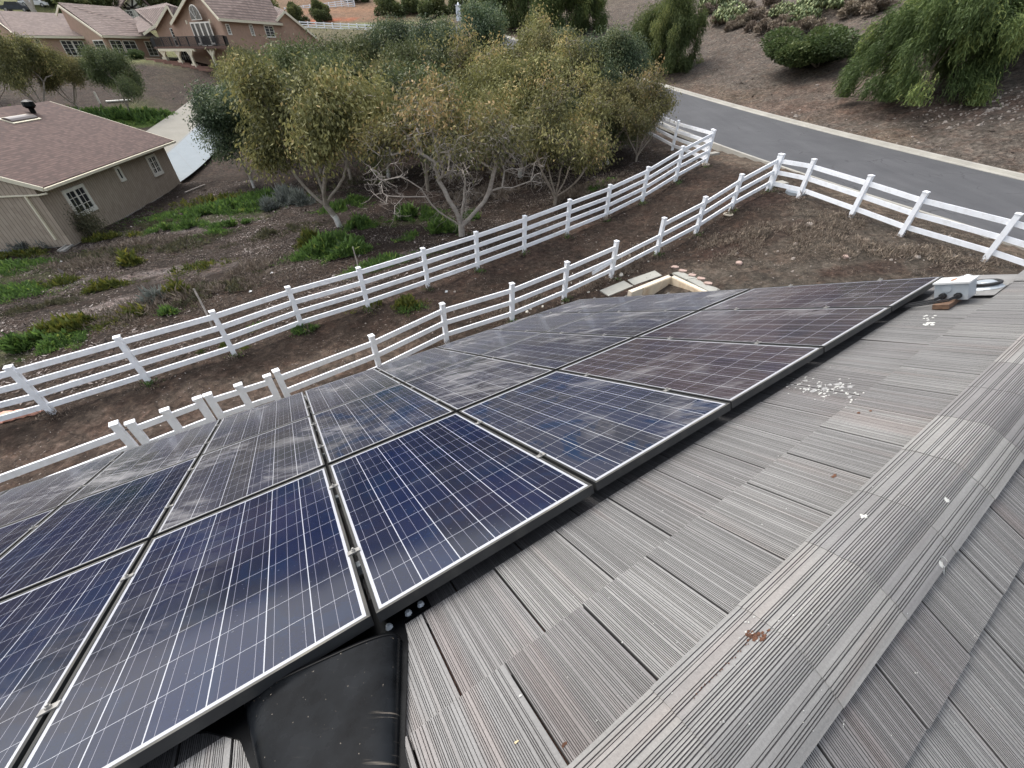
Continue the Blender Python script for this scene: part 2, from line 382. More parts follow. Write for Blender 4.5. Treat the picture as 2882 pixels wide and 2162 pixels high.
pale = (.25,.215,.20); green = (.075,.105,.03); dark = (.05,.033,.026)
blob(330,860,1.9,.8,pale,.75,.5,1); blob(180,800,1.5,.7,pale,.5,.5,2); blob(420,770,1.4,.5,pale,.6,.5,3); blob(560,640,1.6,.7,pale,.45,.4,4); blob(560,760,2.,.8,pale,.3,.4,5); blob(1130,720,1.5,.4,pale,.4,.5,6); blob(950,820,1.5,.4,pale,.4,.5,16)
blob(30,780,2.6,1.3,green,.4,.3,7); blob(20,1000,1.6,.9,green,.35,.2,8); blob(650,600,3.6,2.2,green,.35,.2,9); blob(330,660,1.4,.6,green,.3,.2,10); blob(900,700,1.5,.8,green,.35,.4,11); blob(1150,620,2.,1.2,green,.3,.4,12)
blob(360,335,5,2.2,(.07,.12,.02),.9,0,13)
blob(2130,560,1.6,.7,dark,.85,-.3,14); blob(2040,700,1.3,.5,dark,.8,-.2,15); blob(2250,640,1.2,.5,dark,.6,.2,17); blob(1760,830,.8,.5,dark,.9,.2,18); blob(2700,750,1.2,.3,dark,.6,0,19); blob(1930,640,1.,.5,dark,.6,.6,20); blob(2420,760,1.2,.4,dark,.7,0,21)
blob(1400,740,5,.9,(.082,.058,.045),.8,.72,22); blob(1700,600,5,.9,(.082,.058,.045),.8,.72,23); blob(700,1080,5,.8,(.11,.085,.066),.8,.5,24); blob(250,1250,4,.8,(.095,.07,.055),.8,.4,25)
blob(1300,520,5,3,(.055,.038,.031),.7,.4,26); blob(1000,480,5,3,(.055,.038,.031),.7,.4,27)
for k, (a, b_) in enumerate([(2480,320),(2700,300),(2350,300),(1900,260),(2150,300),(2300,250)]): blob(a, b_, 4, 1.2, (.13,.095,.075), .5, -.9, 30+k)
blob(880,62,9,3,(.35,.10,.045),.8,0,40); blob(960,30,12,3.5,(.27,.155,.09),.6,0,41); blob(1080,68,9,4,(.15,.19,.07),.7,0,42)
nx, ny = len(GX), len(GY)
ii = np.arange(nx*ny).reshape(ny, nx)
fc = np.stack([ii[:-1, :-1], ii[:-1, 1:], ii[1:, 1:], ii[1:, :-1]], -1).reshape(-1, 4)
me = bpy.data.meshes.new('ground'); V = np.stack([X, Y, Z], -1).reshape(-1, 3)
me.vertices.add(len(V)); me.vertices.foreach_set('co', V.astype(np.float32).ravel())
me.loops.add(fc.size); me.loops.foreach_set('vertex_index', fc.ravel().astype(np.int32))
me.polygons.add(len(fc)); me.polygons.foreach_set('loop_start', np.arange(0, fc.size, 4, dtype=np.int32))
me.update(calc_edges=True); me.polygons.foreach_set('use_smooth', [True]*len(fc))
ca = me.color_attributes.new('soilcol', 'FLOAT_COLOR', 'POINT'); ca.data.foreach_set('color', np.c_[colr, np.ones(len(colr))].astype(np.float32).ravel())
def groundmat():
    m, nt, b = newmat('soil'); tc = N(nt, 'ShaderNodeTexCoord').outputs['Object']
    c = N(nt, 'ShaderNodeAttribute', attribute_name='soilcol').outputs['Color']
    n1 = noise(nt, tc, .9, 6, .65); n2 = noise(nt, tc, 5., 6, .7, .5); n3 = noise(nt, scalev(nt, tc, (1, 1, 1)), 22., 4, .7)
    v = math_(nt, 'MULTIPLY', math_(nt, 'ADD', math_(nt, 'MULTIPLY', n1, 1.7), .12), ramp(nt, n2, [(.33, (.42,.42,.42)), (.5, (.9,.9,.9)), (.68, (1.75,1.75,1.75))]))
    v2 = math_(nt, 'MULTIPLY', v, math_(nt, 'ADD', math_(nt, 'MULTIPLY', n3, 1.15), .45))
    cc = N(nt, 'ShaderNodeVectorMath', operation='SCALE'); nt.links.new(c, cc.inputs[0]); nt.links.new(v2, cc.inputs['Scale'])
    # pale chips / stones
    vo = N(nt, 'ShaderNodeTexVoronoi', feature='F1'); vo.inputs['Scale'].default_value = 5.5; nt.links.new(tc, vo.inputs['Vector'])
    chip = math_(nt, 'MULTIPLY', ramp(nt, vo.outputs['Distance'], [(.0, (1,1,1)), (.1, (1,1,1)), (.16, (0,0,0))]), ramp(nt, n2, [(.5, (0,0,0)), (.62, (1,1,1))]))
    cw = mixc(nt, math_(nt, 'MULTIPLY', chip, .45), cc.outputs[0], (.21, .18, .155))
    # hue shift: redder vs greyer clods
    cw = mixc(nt, math_(nt, 'MULTIPLY', ramp(nt, noise(nt, tc, 1.7, 5, .6), [(.45, (0,0,0)), (.7, (1,1,1))]), .35), cw, mixc(nt, 1., cw, (1.25, .85, .72), 'MULTIPLY'))
    nt.links.new(cw, b.inputs['Base Color']); b.inputs['Roughness'].default_value = .95; b.inputs['Specular IOR Level'].default_value = .15
    bump(nt, math_(nt, 'ADD', math_(nt, 'MULTIPLY', n2, 1.), math_(nt, 'MULTIPLY', n3, .4)), .9, .12, b)
    return m
me.materials.append(groundmat())
go = bpy.data.objects.new('ground', me); COL.objects.link(go); go['kind'] = 'structure'; WLOC['ground'] = (0,0,0)
def Gz(x, y):       # rendered ground height
    i = int(np.clip(np.searchsorted(GX, x)-1, 0, nx-2)); j = int(np.clip(np.searchsorted(GY, y)-1, 0, ny-2))
    fx = (x-GX[i])/(GX[i+1]-GX[i]); fy = (y-GY[j])/(GY[j+1]-GY[j])
    return float((Z[j, i]*(1-fx)+Z[j, i+1]*fx)*(1-fy)+(Z[j+1, i]*(1-fx)+Z[j+1, i+1]*fx)*fy)
def Garr(x, y):
    i = np.clip(np.searchsorted(GX, x)-1, 0, nx-2); j = np.clip(np.searchsorted(GY, y)-1, 0, ny-2)
    fx = (x-GX[i])/(GX[i+1]-GX[i]); fy = (y-GY[j])/(GY[j+1]-GY[j])
    return (Z[j, i]*(1-fx)+Z[j, i+1]*fx)*(1-fy)+(Z[j+1, i]*(1-fx)+Z[j+1, i+1]*fx)*fy
def gp(px, py): p = ground(px, py); p[2] = Gz(p[0], p[1]); return p

# road, kerbs, driveway
def asphalt():
    m, nt, b = newmat('asphalt'); tc = N(nt, 'ShaderNodeTexCoord').outputs['Object']
    n = noise(nt, tc, .5, 5, .6); n2 = noise(nt, tc, 60, 3, .7); n3 = noise(nt, scalev(nt, tc, (1., .12, 1)), 1.6, 4, .6)
    f = math_(nt, 'ADD', math_(nt, 'MULTIPLY', n, .4), math_(nt, 'ADD', math_(nt, 'MULTIPLY', n2, .25), math_(nt, 'MULTIPLY', n3, .35)))
    c = ramp(nt, f, [(.3, (.046, .047, .051)), (.7, (.092, .092, .096))]); vo = N(nt, 'ShaderNodeTexVoronoi', feature='DISTANCE_TO_EDGE'); vo.inputs['Scale'].default_value = .33; mp2 = N(nt, 'ShaderNodeVectorMath', operation='ADD'); nz_ = N(nt, 'ShaderNodeTexNoise'); nz_.inputs['Scale'].default_value = 1.3; nt.links.new(tc, nz_.inputs['Vector']); nt.links.new(tc, mp2.inputs[0]); nt.links.new(nz_.outputs['Color'], mp2.inputs[1]); nt.links.new(mp2.outputs[0], vo.inputs['Vector'])
    ck = math_(nt, 'MULTIPLY', ramp(nt, vo.outputs['Distance'], [(0., (1,1,1)), (.006, (1,1,1)), (.012, (0,0,0))]), ramp(nt, n, [(.5, (0,0,0)), (.6, (.6,.6,.6))])); c = mixc(nt, ck, c, (.025, .025, .027)); nt.links.new(c, b.inputs['Base Color']); b.inputs['Roughness'].default_value = .85
    bump(nt, n2, .4, .01, b); return m
M['asphalt'] = asphalt()
def strip(name, rows, mat, **kw):
    mb = MB(); prev = None
    for r_ in rows:
        i = mb.pts(r_)
        if prev:
            for k in range(len(i)-1): mb.face((prev[k], prev[k+1], i[k+1], i[k]))
        prev = i
    return mb.build(name, mat, smooth=False, **kw)
rows = []; kf = []; kn = []
ZA, ZB = Tarr(RN[:, 0], RN[:, 1]), Tarr(RF[:, 0], RF[:, 1])
for _ in range(120):
    ZA[1:-1] = (ZA[:-2]+2*ZA[1:-1]+ZA[2:])/4; ZB[1:-1] = (ZB[:-2]+2*ZB[1:-1]+ZB[2:])/4
for k in range(NR):
    a, b = RN[k, :2], RF[k, :2]; za, zb = ZA[k], ZB[k]; d = (b-a)/np.linalg.norm(b-a)
    L = np.linalg.norm(b-a)
    P = lambda s, h: np.array([*(a+d*s), za+(zb-za)*s/L+h])
    rows.append([P(s, .02+.05*math.sin(math.pi*s/L)) for s in np.linspace(0, L, 7)])
    kf.append([P(L-.02, .0), P(L-.01, .045), P(L+.24, .05), P(L+.30, .16), P(L+.44, .17), P(L+.46, -.25)])
    kn.append([P(-.32, -.25), P(-.3, .09), P(-.14, .09), P(-.05, .035), P(.02, .03), P(.03, -.1)])
strip('road', rows, M['asphalt'], kind='structure')
strip('kerb', kf, M['kerb'], kind='structure'); strip('kerb', kn, M['kerb'], kind='structure')
def drivemat():
    m, nt, b = newmat('driveway_concrete'); tc = N(nt, 'ShaderNodeTexCoord').outputs['Object']; uv = N(nt, 'ShaderNodeUVMap').outputs[0]
    sx = N(nt, 'ShaderNodeSeparateXYZ'); nt.links.new(uv, sx.inputs[0])
    n = noise(nt, tc, .5, 6, .65); n2 = noise(nt, tc, 8, 4, .6)
    f = math_(nt, 'ADD', math_(nt, 'MULTIPLY', n, .7), math_(nt, 'MULTIPLY', n2, .3))
    c1 = ramp(nt, f, [(.3, (.20, .187, .155)), (.7, (.265, .25, .21))]); c2 = ramp(nt, f, [(.3, (.20, .235, .255)), (.7, (.26, .295, .315))])
    side = ramp(nt, math_(nt, 'ADD', sx.outputs[0], math_(nt, 'MULTIPLY', n, .02)), [(.0, (0,0,0)), (.52, (0,0,0)), (.54, (1,1,1))])
    c = mixc(nt, side, c1, c2)
    fr = math_(nt, 'FRACT', math_(nt, 'MULTIPLY', sx.outputs[1], 12.)); g = ramp(nt, fr, [(0., (1,1,1)), (.012, (1,1,1)), (.02, (0,0,0))])
    g2 = ramp(nt, math_(nt, 'ABSOLUTE', math_(nt, 'SUBTRACT', sx.outputs[0], .53)), [(0., (1,1,1)), (.006, (1,1,1)), (.01, (0,0,0))])
    c = mixc(nt, math_(nt, 'MULTIPLY', math_(nt, 'MAXIMUM', g, g2), .5), c, (.2, .18, .15))
    nt.links.new(c, b.inputs['Base Color']); b.inputs['Roughness'].default_value = .85; return m
rows = []
for k in range(60):
    a, b = DL[k], DR[k]
    rows.append([np.array([*(a+(b-a)*s), T(*(a+(b-a)*s))+.05]) for s in np.linspace(0, 1, 8)])
dv = strip('driveway', rows, drivemat(), kind='structure')
uvl = dv.data.uv_layers.new(name='UVMap')
for l in dv.data.loops: vi = l.vertex_index; uvl.data[l.index].uv = ((vi % 8)/7, (vi//8)/59)

# ------------------------------------------------------------------ fences
def fence(posts, H, rails, label, group=None, skip=(), pw=.066, rh=.075, cap=True, name='rail_fence', ends=(None, None)):
    """posts: list of base points; rails: heights of rail centres"""
    base = np.array(posts[0]); f = thing(name, tuple(base), label=label, cat='fence', group=group)
    P = [np.array(p, float) for p in posts]
    for i, p in enumerate(P):
        d = (P[min(i+1, len(P)-1)]-P[max(i-1, 0)])[:2]; d = d/np.linalg.norm(d); ax = ((d[0], d[1], 0), (-d[1], d[0], 0), (0, 0, 1))
        mb = MB(); mb.box(p+np.array([0, 0, H/2-.1]), (pw, pw, H/2+.1), ax)
        if cap:
            mb.box(p+np.array([0, 0, H+.015]), (pw+.012, pw+.012, .015), ax)
            c = p+np.array([0, 0, H+.03]); X_, Y_ = np.array(ax[0])*(pw+.012), np.array(ax[1])*(pw+.012)
            i4 = mb.pts([c-X_-Y_, c+X_-Y_, c+X_+Y_, c-X_+Y_, c+np.array([0, 0, .03])])
            for k in range(4): mb.face((i4[k], i4[(k+1) % 4], i4[4]))
        mb.build('post', M['white'], f)
    rnd = random.Random(len(P))
    for i in range(len(P)-1):
        a, b = P[i], P[i+1]; d = (b-a)/np.linalg.norm(b-a)
        for k, h in enumerate(rails):
            if (i, k) in skip: continue
            mb = MB(); j = rnd.uniform(-.012, .012); mb.beam(a+d*(pw-.02)+np.array([0, 0, h]), b-d*(pw-.02)+np.array([0, 0, h+j]), .042, rh*2)
            mb.build('rail', M['white'], f)
    return f
RA = (.25, .62, .98, 1.35); RB = (.30, .73, 1.15)
A_px = [(150,1163),(423,1080),(660,998),(854,928),(1037,870),(1205,809),(1345,760),(1475,712),(1595,666),(1704,618.5),(1807,566),(1900,510),(1984,466)]
pA = [gp(*p) for p in A_px]
p_prev = pA[0]+(pA[0]-pA[1])*1.0; p_prev[2] = Gz(p_prev[0], p_prev[1]); pp2 = p_prev+(pA[0]-pA[1]); pp2[2] = Gz(pp2[0], pp2[1])
fence([pp2, p_prev]+pA, 1.5, RA, 'long white four-rail fence between the orchard and the dirt track')
road_posts = [pA[-1]]
for a in ((1892,422),(1800,372),(1713,335),(1632,303)): road_posts.append(gp(*a))
for x, y in ((4.6,50),(2.6,54.5),(.3,59),(-2.2,64),(-5,69.5),(-8,75),(-10.5,80),(-13,86)): road_posts.append(np.array([x, y, Gz(x, y)]))
road_posts[0] = road_posts[0]+np.array([.03, .25, 0])
fence(road_posts, 1.5, RA, 'white four-rail fence running away up the road behind the orchard trees')
print('A spacing', [round(float(np.linalg.norm(pA[i+1]-pA[i])), 2) for i in range(len(pA)-1)])
print('A heights px', [tuple(np.round(project(p+np.array([0,0,1.5])))) for p in pA])
B_px = [(1258,968),(1441,902),(1587,844),(1719,783),(1847,716),(1959,653),(2057,590),(2161,533)]
pB = [gp(*p) for p in B_px]
def topz(px, py, H, n=12):      # base point whose post top shows at px,py
    z = EYE-6
    for _ in range(n): p = onZ(px, py, z); z = Gz(p[0], p[1])+H
    p[2] = z-H; return p
G1 = topz(775, 1041, 1.42); P1 = topz(1045, 946.5, 1.38)
f = fence([G1, P1]+pB, 1.38, RB, 'white three-rail fence between the gate and the paddock corner, with one top rail missing', skip=((5, 2),))
# the broken middle rail end
mb = MB(); a = pB[2]+(pB[3]-pB[2])*.55+np.array([0, -.03, .55]); mb.beam(a, a+(pB[3]-pB[2])*.4+np.array([0, 0, .12]), .04, .12); mb.build('broken_rail', M['white'], f)
C_px = [(2248,555),(2396,606),(2537,658),(2765,739)]
pC = [gp(*p) for p in C_px]
e = pC[-1]+(pC[-1]-pC[-2])*.95; e[2] = Gz(e[0], e[1]); e2 = e+(pC[-1]-pC[-2]); e2[2] = Gz(e2[0], e2[1])
c0 = pB[-1]+(pC[0]-pB[-1])*.06
fence([c0]+pC+[e, e2], 1.38, RB, 'white three-rail fence along the near side of the road, right of the paddock corner', pw=.07)
print('B heights px', [tuple(np.round(project(p+np.array([0,0,1.38])))) for p in pB+pC])
G0 = topz(321, 1194, 1.42)
L1 = G0+(G0-G1)/np.linalg.norm(G0-G1)*2.6; L1[2] = Gz(*L1[:2]); L2 = L1+(L1-G0); L2[2] = Gz(*L2[:2])
fence([L2, L1, G0], 1.42, RB, 'white three-rail fence left of the double gate, cut by the left photo edge')
print('gate', G0, G1, np.linalg.norm(G0-G1))
gd = (G1-G0); gl = np.linalg.norm(gd[:2]); gu = gd/gl
def gate_leaf(a, b, hinge, label):
    g = thing('farm_gate', tuple(a), label=label, cat='gate', group='two leaves of the white paddock gate')
    a, b = np.array(a), np.array(b); d = (b-a)/np.linalg.norm(b-a); dh = np.array([d[0], d[1], 0]); dh /= np.linalg.norm(dh); ax = (dh, (-dh[1], dh[0], 0), (0, 0, 1))
    for t in (0., .5, 1.):
        mb = MB(); p = a+(b-a)*t; mb.box(p+np.array([0, 0, .72]), (.075, .045, .60), ax); mb.box(p+np.array([0, 0, 1.335]), (.09, .06, .02), ax); mb.build('stile', M['white'], g)
    for h in (.25, .68, 1.15):
        for t in (0, .5):
            mb = MB(); mb.beam(a+(b-a)*t+dh*.07+np.array([0, 0, h]), a+(b-a)*(t+.5)-dh*.07+np.array([0, 0, h]), .04, .14); mb.build('rail', M['white'], g)
    for h in (.35, 1.2):
        mb = MB(); q_ = (a if hinge == 0 else b); s = -1 if hinge == 0 else 1
        mb.tube([q_+dh*s*.0+np.array([0, 0, h]), q_+dh*s*.14+np.array([0, 0, h])], .018, 6); mb.build('hinge', M['iron'], g)
mid = (G0+G1)/2; mid[2] = Gz(*mid[:2])-.02
gate_leaf(G0+gu*.22, mid-gu*.10, 0, 'left leaf of the white gate, hinged on the thick post left of the panels')
gate_leaf(mid+gu*.10, G1-gu*.22, 1, 'right leaf of the white gate, hinged on the post where the three-rail fence starts')
# far fence lines above the orchard
ff = []
for k in range(15):
    t = k/14; px, pt = 842+(1165-842)*t, 60+(75-60)*t; Y_ = 112-16*t; p = onY(px, pt, Y_); ff.append(np.array([p[0], p[1], p[2]-1.45]))
fence(ff, 1.45, RA, 'far white four-rail fence just above the orchard crowns, right of the big house gable', pw=.08, rh=.08)
ff = []
for k in range(12):
    t = k/11; p = onY(800+195*t, 22-24*t, 135); ff.append(np.array([p[0], p[1], p[2]-1.45]))
fence(ff, 1.45, RA, 'most distant white fence climbing across the orange bank at the top edge', pw=.09, rh=.08)

# ------------------------------------------------------------------ walls with windows
class Wall:
    """vertical wall plane from A to B (world), outward normal toward the viewer"""
    def __init__(s, A, B):
        s.A = np.array(A, float); s.B = np.array(B, float); d = s.B-s.A; d[2] = 0; s.L = np.linalg.norm(d); s.d = d/s.L
        n = np.array([s.d[1], -s.d[0], 0.])
        if n@(np.array([0, 0, 0])-s.A*np.array([1, 1, 0])) < 0: n = -n
        s.n = n
    def hit(s, px, py):
        r = ray(px, py); t = (s.n@(s.A-np.array([0, 0, EYE])))/(s.n@r); p = r*t+np.array([0, 0, EYE]); return (p-s.A)@s.d, p[2]
    def p(s, u, z, o=0.): q_ = s.A+s.d*u+s.n*o; return np.array([q_[0], q_[1], z])
def window(parent, W, u0, u1, z0, z1, cols=2, rows=4, fw=.09, label=None, mull=True, frame='trimw', name='window', mw=.03):
    if u0 > u1: u0, u1 = u1, u0
    if z0 > z1: z0, z1 = z1, z0
    ax = (W.d, W.n, (0, 0, 1)); mb = MB()
    um, zm = (u0+u1)/2, (z0+z1)/2
    mb.box(W.p(um, z1, .02), ((u1-u0)/2+fw/2, .05, fw/2), ax); mb.box(W.p(um, z0, .03), ((u1-u0)/2+fw/2, .06, fw/2*1.3), ax)
    for u in (u0, u1): mb.box(W.p(u, zm, .018), (fw/2, .05, (z1-z0)/2-fw/2), ax)
    if mull: mb.box(W.p(um, zm, .012), (fw*.33, .035, (z1-z0)/2-fw/2), ax)
    for k in range(1, cols*2 if mull else cols):
        n_ = cols*2 if mull else cols
        if mull and k == cols: continue
        mb.box(W.p(u0+(u1-u0)*k/n_, zm, .004), (mw/2, .022, (z1-z0)/2-fw/2), ax)
    for k in range(1, rows): mb.box(W.p(um, z0+(z1-z0)*k/rows, .002), ((u1-u0)/2-fw/2, .020, mw/2), ax)
    fr = mb.build(name, M[frame], parent, label=label)
    g = MB(); g.box(W.p(um, zm, .003), ((u1-u0)/2-.01, .008, (z1-z0)/2-.01), ax); g.build('pane', M['glass'], fr)
    return fr
def winpx(parent, W, p1, p2, **kw):
    a, b = W.hit(*p1), W.hit(*p2); return window(parent, W, a[0], b[0], b[1], a[1], **kw)

# ------------------------------------------------------------------ cottage
a_ = R_(100.5); cd = np.array([math.cos(a_), math.sin(a_), 0]); cn = np.array([-math.sin(a_), math.cos(a_), 0])   # cn points left
c0 = np.array([-24.4, 22.35, -8.35+EYE]); CL = 13.75; CWd = 12.8; eave = 3.12
cot = thing('cottage', tuple(c0), label='low tan cottage with grooved siding and red-brown shingle roof at the left edge', cat='house')
W1 = Wall(c0, c0+cd*CL); W2_ = Wall(c0, c0+cn*CWd)
rz, rr = .38*CWd/2, CWd/2
mb = MB(); up = lambda h: np.array([0, 0, h])
b0, b1, b2, b3 = c0, c0+cd*CL, c0+cd*CL+cn*CWd, c0+cn*CWd
mb.poly([b0+up(-.6), b1+up(-.6), b1+up(eave), b0+up(eave)]); mb.poly([b1+up(-.6), b2+up(-.6), b2+up(eave), b1+cn*rr+up(eave+rz), b1+up(eave)])
mb.poly([b2+up(-.6), b3+up(-.6), b3+up(eave), b2+up(eave)]); mb.poly([b3+up(-.6), b0+up(-.6), b0+up(eave), b0+cn*rr+up(eave+rz), b3+up(eave)])
w = mb.build('wall', M['siding'], cot)
def uvw(co):
    p = np.array(co); return (p[2], (p@cd)+(p@cn))
uvset(w, uvw)
mb = MB()
for s_ in (c0-cn*.012, ): mb.beam(s_+up(-.1), s_+cd*CL+up(-.1), .04, .3)
mb.beam(c0-cd*.012+up(-.1), c0-cd*.012+cn*CWd+up(-.1), .04, .3); mb.build('foundation', M['concrete'], cot)
ov = .5; sl = rz/rr
e0 = c0-cn*ov-cd*.15+up(eave-sl*ov+.06); e1 = c0-cn*ov+cd*(CL+.85)+up(eave-sl*ov+.06)
r0 = c0+cn*rr-cd*.15+up(eave+rz+.06); r1 = c0+cn*rr+cd*(CL+.85)+up(eave+rz+.06)
g0 = c0+cn*(CWd+ov)-cd*.15+up(eave-sl*ov+.06); g1 = c0+cn*(CWd+ov)+cd*(CL+.85)+up(eave-sl*ov+.06)
mb = MB(); th = np.array([0, 0, .08])
for a, b, c, d in ((e0, e1, r1, r0), (g1, g0, r0, r1)): mb.hexa([a, b, c, d, a+th, b+th, c+th, d+th])
rf = mb.build('roof', M['shingle'], cot)
uvset(rf, lambda co: ((np.array(co)@cd), abs(np.array(co)@cn-rr)*math.hypot(1, sl)))
for a, b in ((e0, r0), (e1, r1), (g0, r0), (g1, r1)):
    mb = MB(); mb.beam(a+up(-.02), b+up(-.02), .05, .20); mb.build('fascia', M['cream'], cot)
mb = MB(); mb.beam(e0-cn*.05+up(-.03), e1-cn*.05+up(-.03), .13, .13)
mb.tube([c0-cd*.10-cn*.5+up(eave-.35), c0-cd*.08-cn*.05+up(eave-.42), c0-cd*.08+cn*4+up(eave-.42)], .045, 6)
mb.beam(c0-cd*.07+cn*.55+up(eave-.42), c0-cd*.07+cn*.55+up(.45), .10, .08, up=(1, 0, 0)); mb.build('gutter', M['cream'], cot)
winpx(cot, W1, (176,542), (268,584), cols=2, rows=3, fw=.16, label='near cottage window with its left sash slid open')
winpx(cot, W1, (322,474), (350,504), cols=1, rows=1, fw=.13, mull=False, label='small dark cottage window in the middle of the wall')
winpx(cot, W1, (410,444), (456,484), cols=2, rows=3, fw=.16)
def roofpt(px, py, base=e0, n_=None):
    n_ = np.cross(cd, (r0-e0)); n_ = n_/np.linalg.norm(n_); r = ray(px, py); t = (n_@(e0+th-np.array([0, 0, EYE])))/(n_@r); return r*t+np.array([0, 0, EYE])
sk = roofpt(58, 336); ds = (r0-e0)/np.linalg.norm(r0-e0); nn = np.cross(cd, ds); nn = nn*np.sign(nn[2])
mb = MB()
for i in range(7):
    pass
w_ = .27
prof = [(-w_, 0), (-w_, .05), (-w_*.85, .11), (-w_*.4, .17), (0, .18), (w_*.4, .17), (w_*.85, .11), (w_, .05), (w_, 0)]
axl = cd
mb.prism([sk+ds*a+nn*b-axl*1.1 for a, b in prof], axl*2.2); sk_o = mb.build('skylight', plain('smoked_dome', (.10,.075,.065), .3, .1, 3), cot)
mb = MB(); mb.box(sk+nn*.02, (1.2, .37, .03), (axl, ds, nn)); mb.build('frame', M['cream'], sk_o)
vp_ = roofpt(95, 318); mb = MB(); mb.tube([vp_, vp_+up(.32)], .15, 10); mb.tube([vp_+up(.25), vp_+up(.38), vp_+up(.62), vp_+up(.72)], [.2, .34, .30, .1], 12); mb.build('roof_vent', M['blackmetal'], cot)
# splash block and downspout mouth
sb = gp(186, 700); t = thing('splash_block', tuple(sb), label='pale concrete splash block on the soil at the near corner of the cottage', cat='drain block')
mb = MB(); dsb = np.array([.3, -.95, 0]); dsb /= np.linalg.norm(dsb); pr_ = np.array([dsb[1], -dsb[0], 0])
mb.box(sb+up(.04), (.45, .17, .03), (dsb, pr_, (0, 0, 1)))
for s_ in (-1, 1): mb.box(sb+pr_*.15*s_+up(.09), (.45, .03, .03), (dsb, pr_, (0, 0, 1)))
mb.build('block', M['concrete'], t)

# ------------------------------------------------------------------ the large house far behind
mh0 = onY(290, 160, 80); mh0[2] = EYE-.7
mh = thing('ranch_house', tuple(mh0), label='large peach stucco house with brown tile roofs, balcony and arched windows at top left', cat='house')
BZ = EYE-.75
def q3(px, py, Y): return onY(px, py, Y)
def vert(p, z): return np.array([p[0], p[1], z])
def roofpoly(pts, name='roof', width_dir=None):
    mb = MB(); pts = [np.array(p) for p in pts]; mb.prism(pts, (0, 0, .18))
    o = mb.build(name, M['mtile'], mh)
    n_ = np.cross(pts[1]-pts[0], pts[2]-pts[1]); n_ /= np.linalg.norm(n_); hd = (pts[1]-pts[0]); hd[2] = 0; hd /= np.linalg.norm(hd); sdn = np.cross(n_, hd)
    uvset(o, lambda co: (float(np.array(co)@hd), float(abs(np.array(co)@sdn)))); return o
def wallpoly(pts, name='wall', mat='stucco'):
    mb = MB(); pts = [np.array(p) for p in pts]; n_ = np.cross(pts[1]-pts[0], pts[2]-pts[1]); n_ /= np.linalg.norm(n_)
    if n_@(np.array([0, 0, EYE])-pts[0]) > 0: n_ = -n_
    mb.prism(pts, n_*.25); return mb.build(name, M[mat], mh)
def trimline(pts, w_=.28, mat='cream', t=.08, name='fascia'):
    mb = MB()
    for a, b in zip(pts[:-1], pts[1:]): mb.beam(a, b, t, w_)
    return mb.build(name, M[mat], mh)
toc = lambda p, d_: p+(np.array([0, 0, EYE])-p)/np.linalg.norm(np.array([0, 0, EYE])-p)*d_
# section 1 (left)
s1a, s1b = q3(52,106,79), q3(250,106.5,85)
wallpoly([vert(s1a, BZ), vert(s1b, BZ), s1b, s1a]); Wm1 = Wall(vert(s1a, BZ), vert(s1b, BZ))
s1l = q3(-40,106,84); wallpoly([vert(s1l, BZ), vert(s1a, BZ), s1a, q3(0,72,82), q3(-40,45,84)])
ea, eb = toc(q3(46,103,79), .6), toc(q3(256,106,85), .5); ra, rb = q3(0,34,87), q3(180,42,93); rl = q3(-60,30,86)
roofpoly([ea, eb, rb+(rb-ra)*.15, ra]); roofpoly([ea, ra, rl, q3(-45,40,82)]); trimline([ea, eb]); trimline([q3(-30,42,81.5), ea], .2)
mb = MB(); mb.beam(s1a+Wm1.n*.1, vert(s1a, BZ)+Wm1.n*.1, .1, .1, up=(1, 0, 0)); mb.build('downspout', M['cream'], mh)
dr = winpx(mh, Wm1, (94,110), (122,135), cols=3, rows=3, fw=.12, mull=False, frame='cream', name='door_light')
a_1, b_1 = Wm1.hit(93, 135), Wm1.hit(140, 166); mb = MB(); mb.box(Wm1.p((Wm1.hit(106,135)[0]+Wm1.hit(132,135)[0])/2-.15, (BZ+Wm1.hit(106,136)[1])/2, .02), (.50, .05, (Wm1.hit(106,136)[1]-BZ)/2), (Wm1.d, Wm1.n, (0, 0, 1))); mb.build('door', M['cream'], mh)
def wz(W, px1, px2, z1, z0, **kw):    # window from two top pixels, world z span
    u = [W.hit(*px1)[0], W.hit(*px2)[0]]; return window(mh, W, u[0], u[1], z0, z1, **kw)
wz(Wm1, (166,110), (196,110), BZ+2.3, BZ+.45, cols=1, rows=4, fw=.1); wz(Wm1, (199,110), (228,110), BZ+2.3, BZ+.45, cols=1, rows=4, fw=.1)
# section 2
s2a, s2b = q3(289,104,80), q3(450,108,91)
wallpoly([vert(s2a, BZ), vert(s2b, BZ), s2b, s2a]); Wm2 = Wall(vert(s2a, BZ), vert(s2b, BZ))
s2r = q3(165,16,86); wallpoly([vert(s2r, BZ), vert(s2a, BZ), s2a, s2r])
ea, eb = toc(q3(290,103,80), .5), toc(q3(440,107,90), .5); ra, rb = q3(164,11,86), q3(336,24,95); hv = q3(402,75,91)
roofpoly([ea, eb, hv, rb, ra]); trimline([ea, eb]); trimline([toc(q3(164,17,85.8), .3), toc(q3(288,104,79.8), .3)], .3)
trimline([toc(q3(164,17,85.8), .3), q3(158,45,87)], .3)
mb = MB()
us = [Wm2.hit(x, 108)[0] for x in (262, 300, 337, 341, 381, 401, 427)]
wz(Wm2, (303,108), (335,108), BZ+2.3, BZ+.45, cols=1, rows=4, fw=.1); wz(Wm2, (340,108), (374,108), BZ+2.3, BZ+.45, cols=1, rows=4, fw=.1); wz(Wm2, (402,110), (427,110), BZ+2.3, BZ+.45, cols=1, rows=4, fw=.1)
Wg2 = Wall(vert(s2r, BZ), vert(s2a, BZ)); uu = Wg2.hit(258,108)[0], Wg2.hit(287,108)[0]
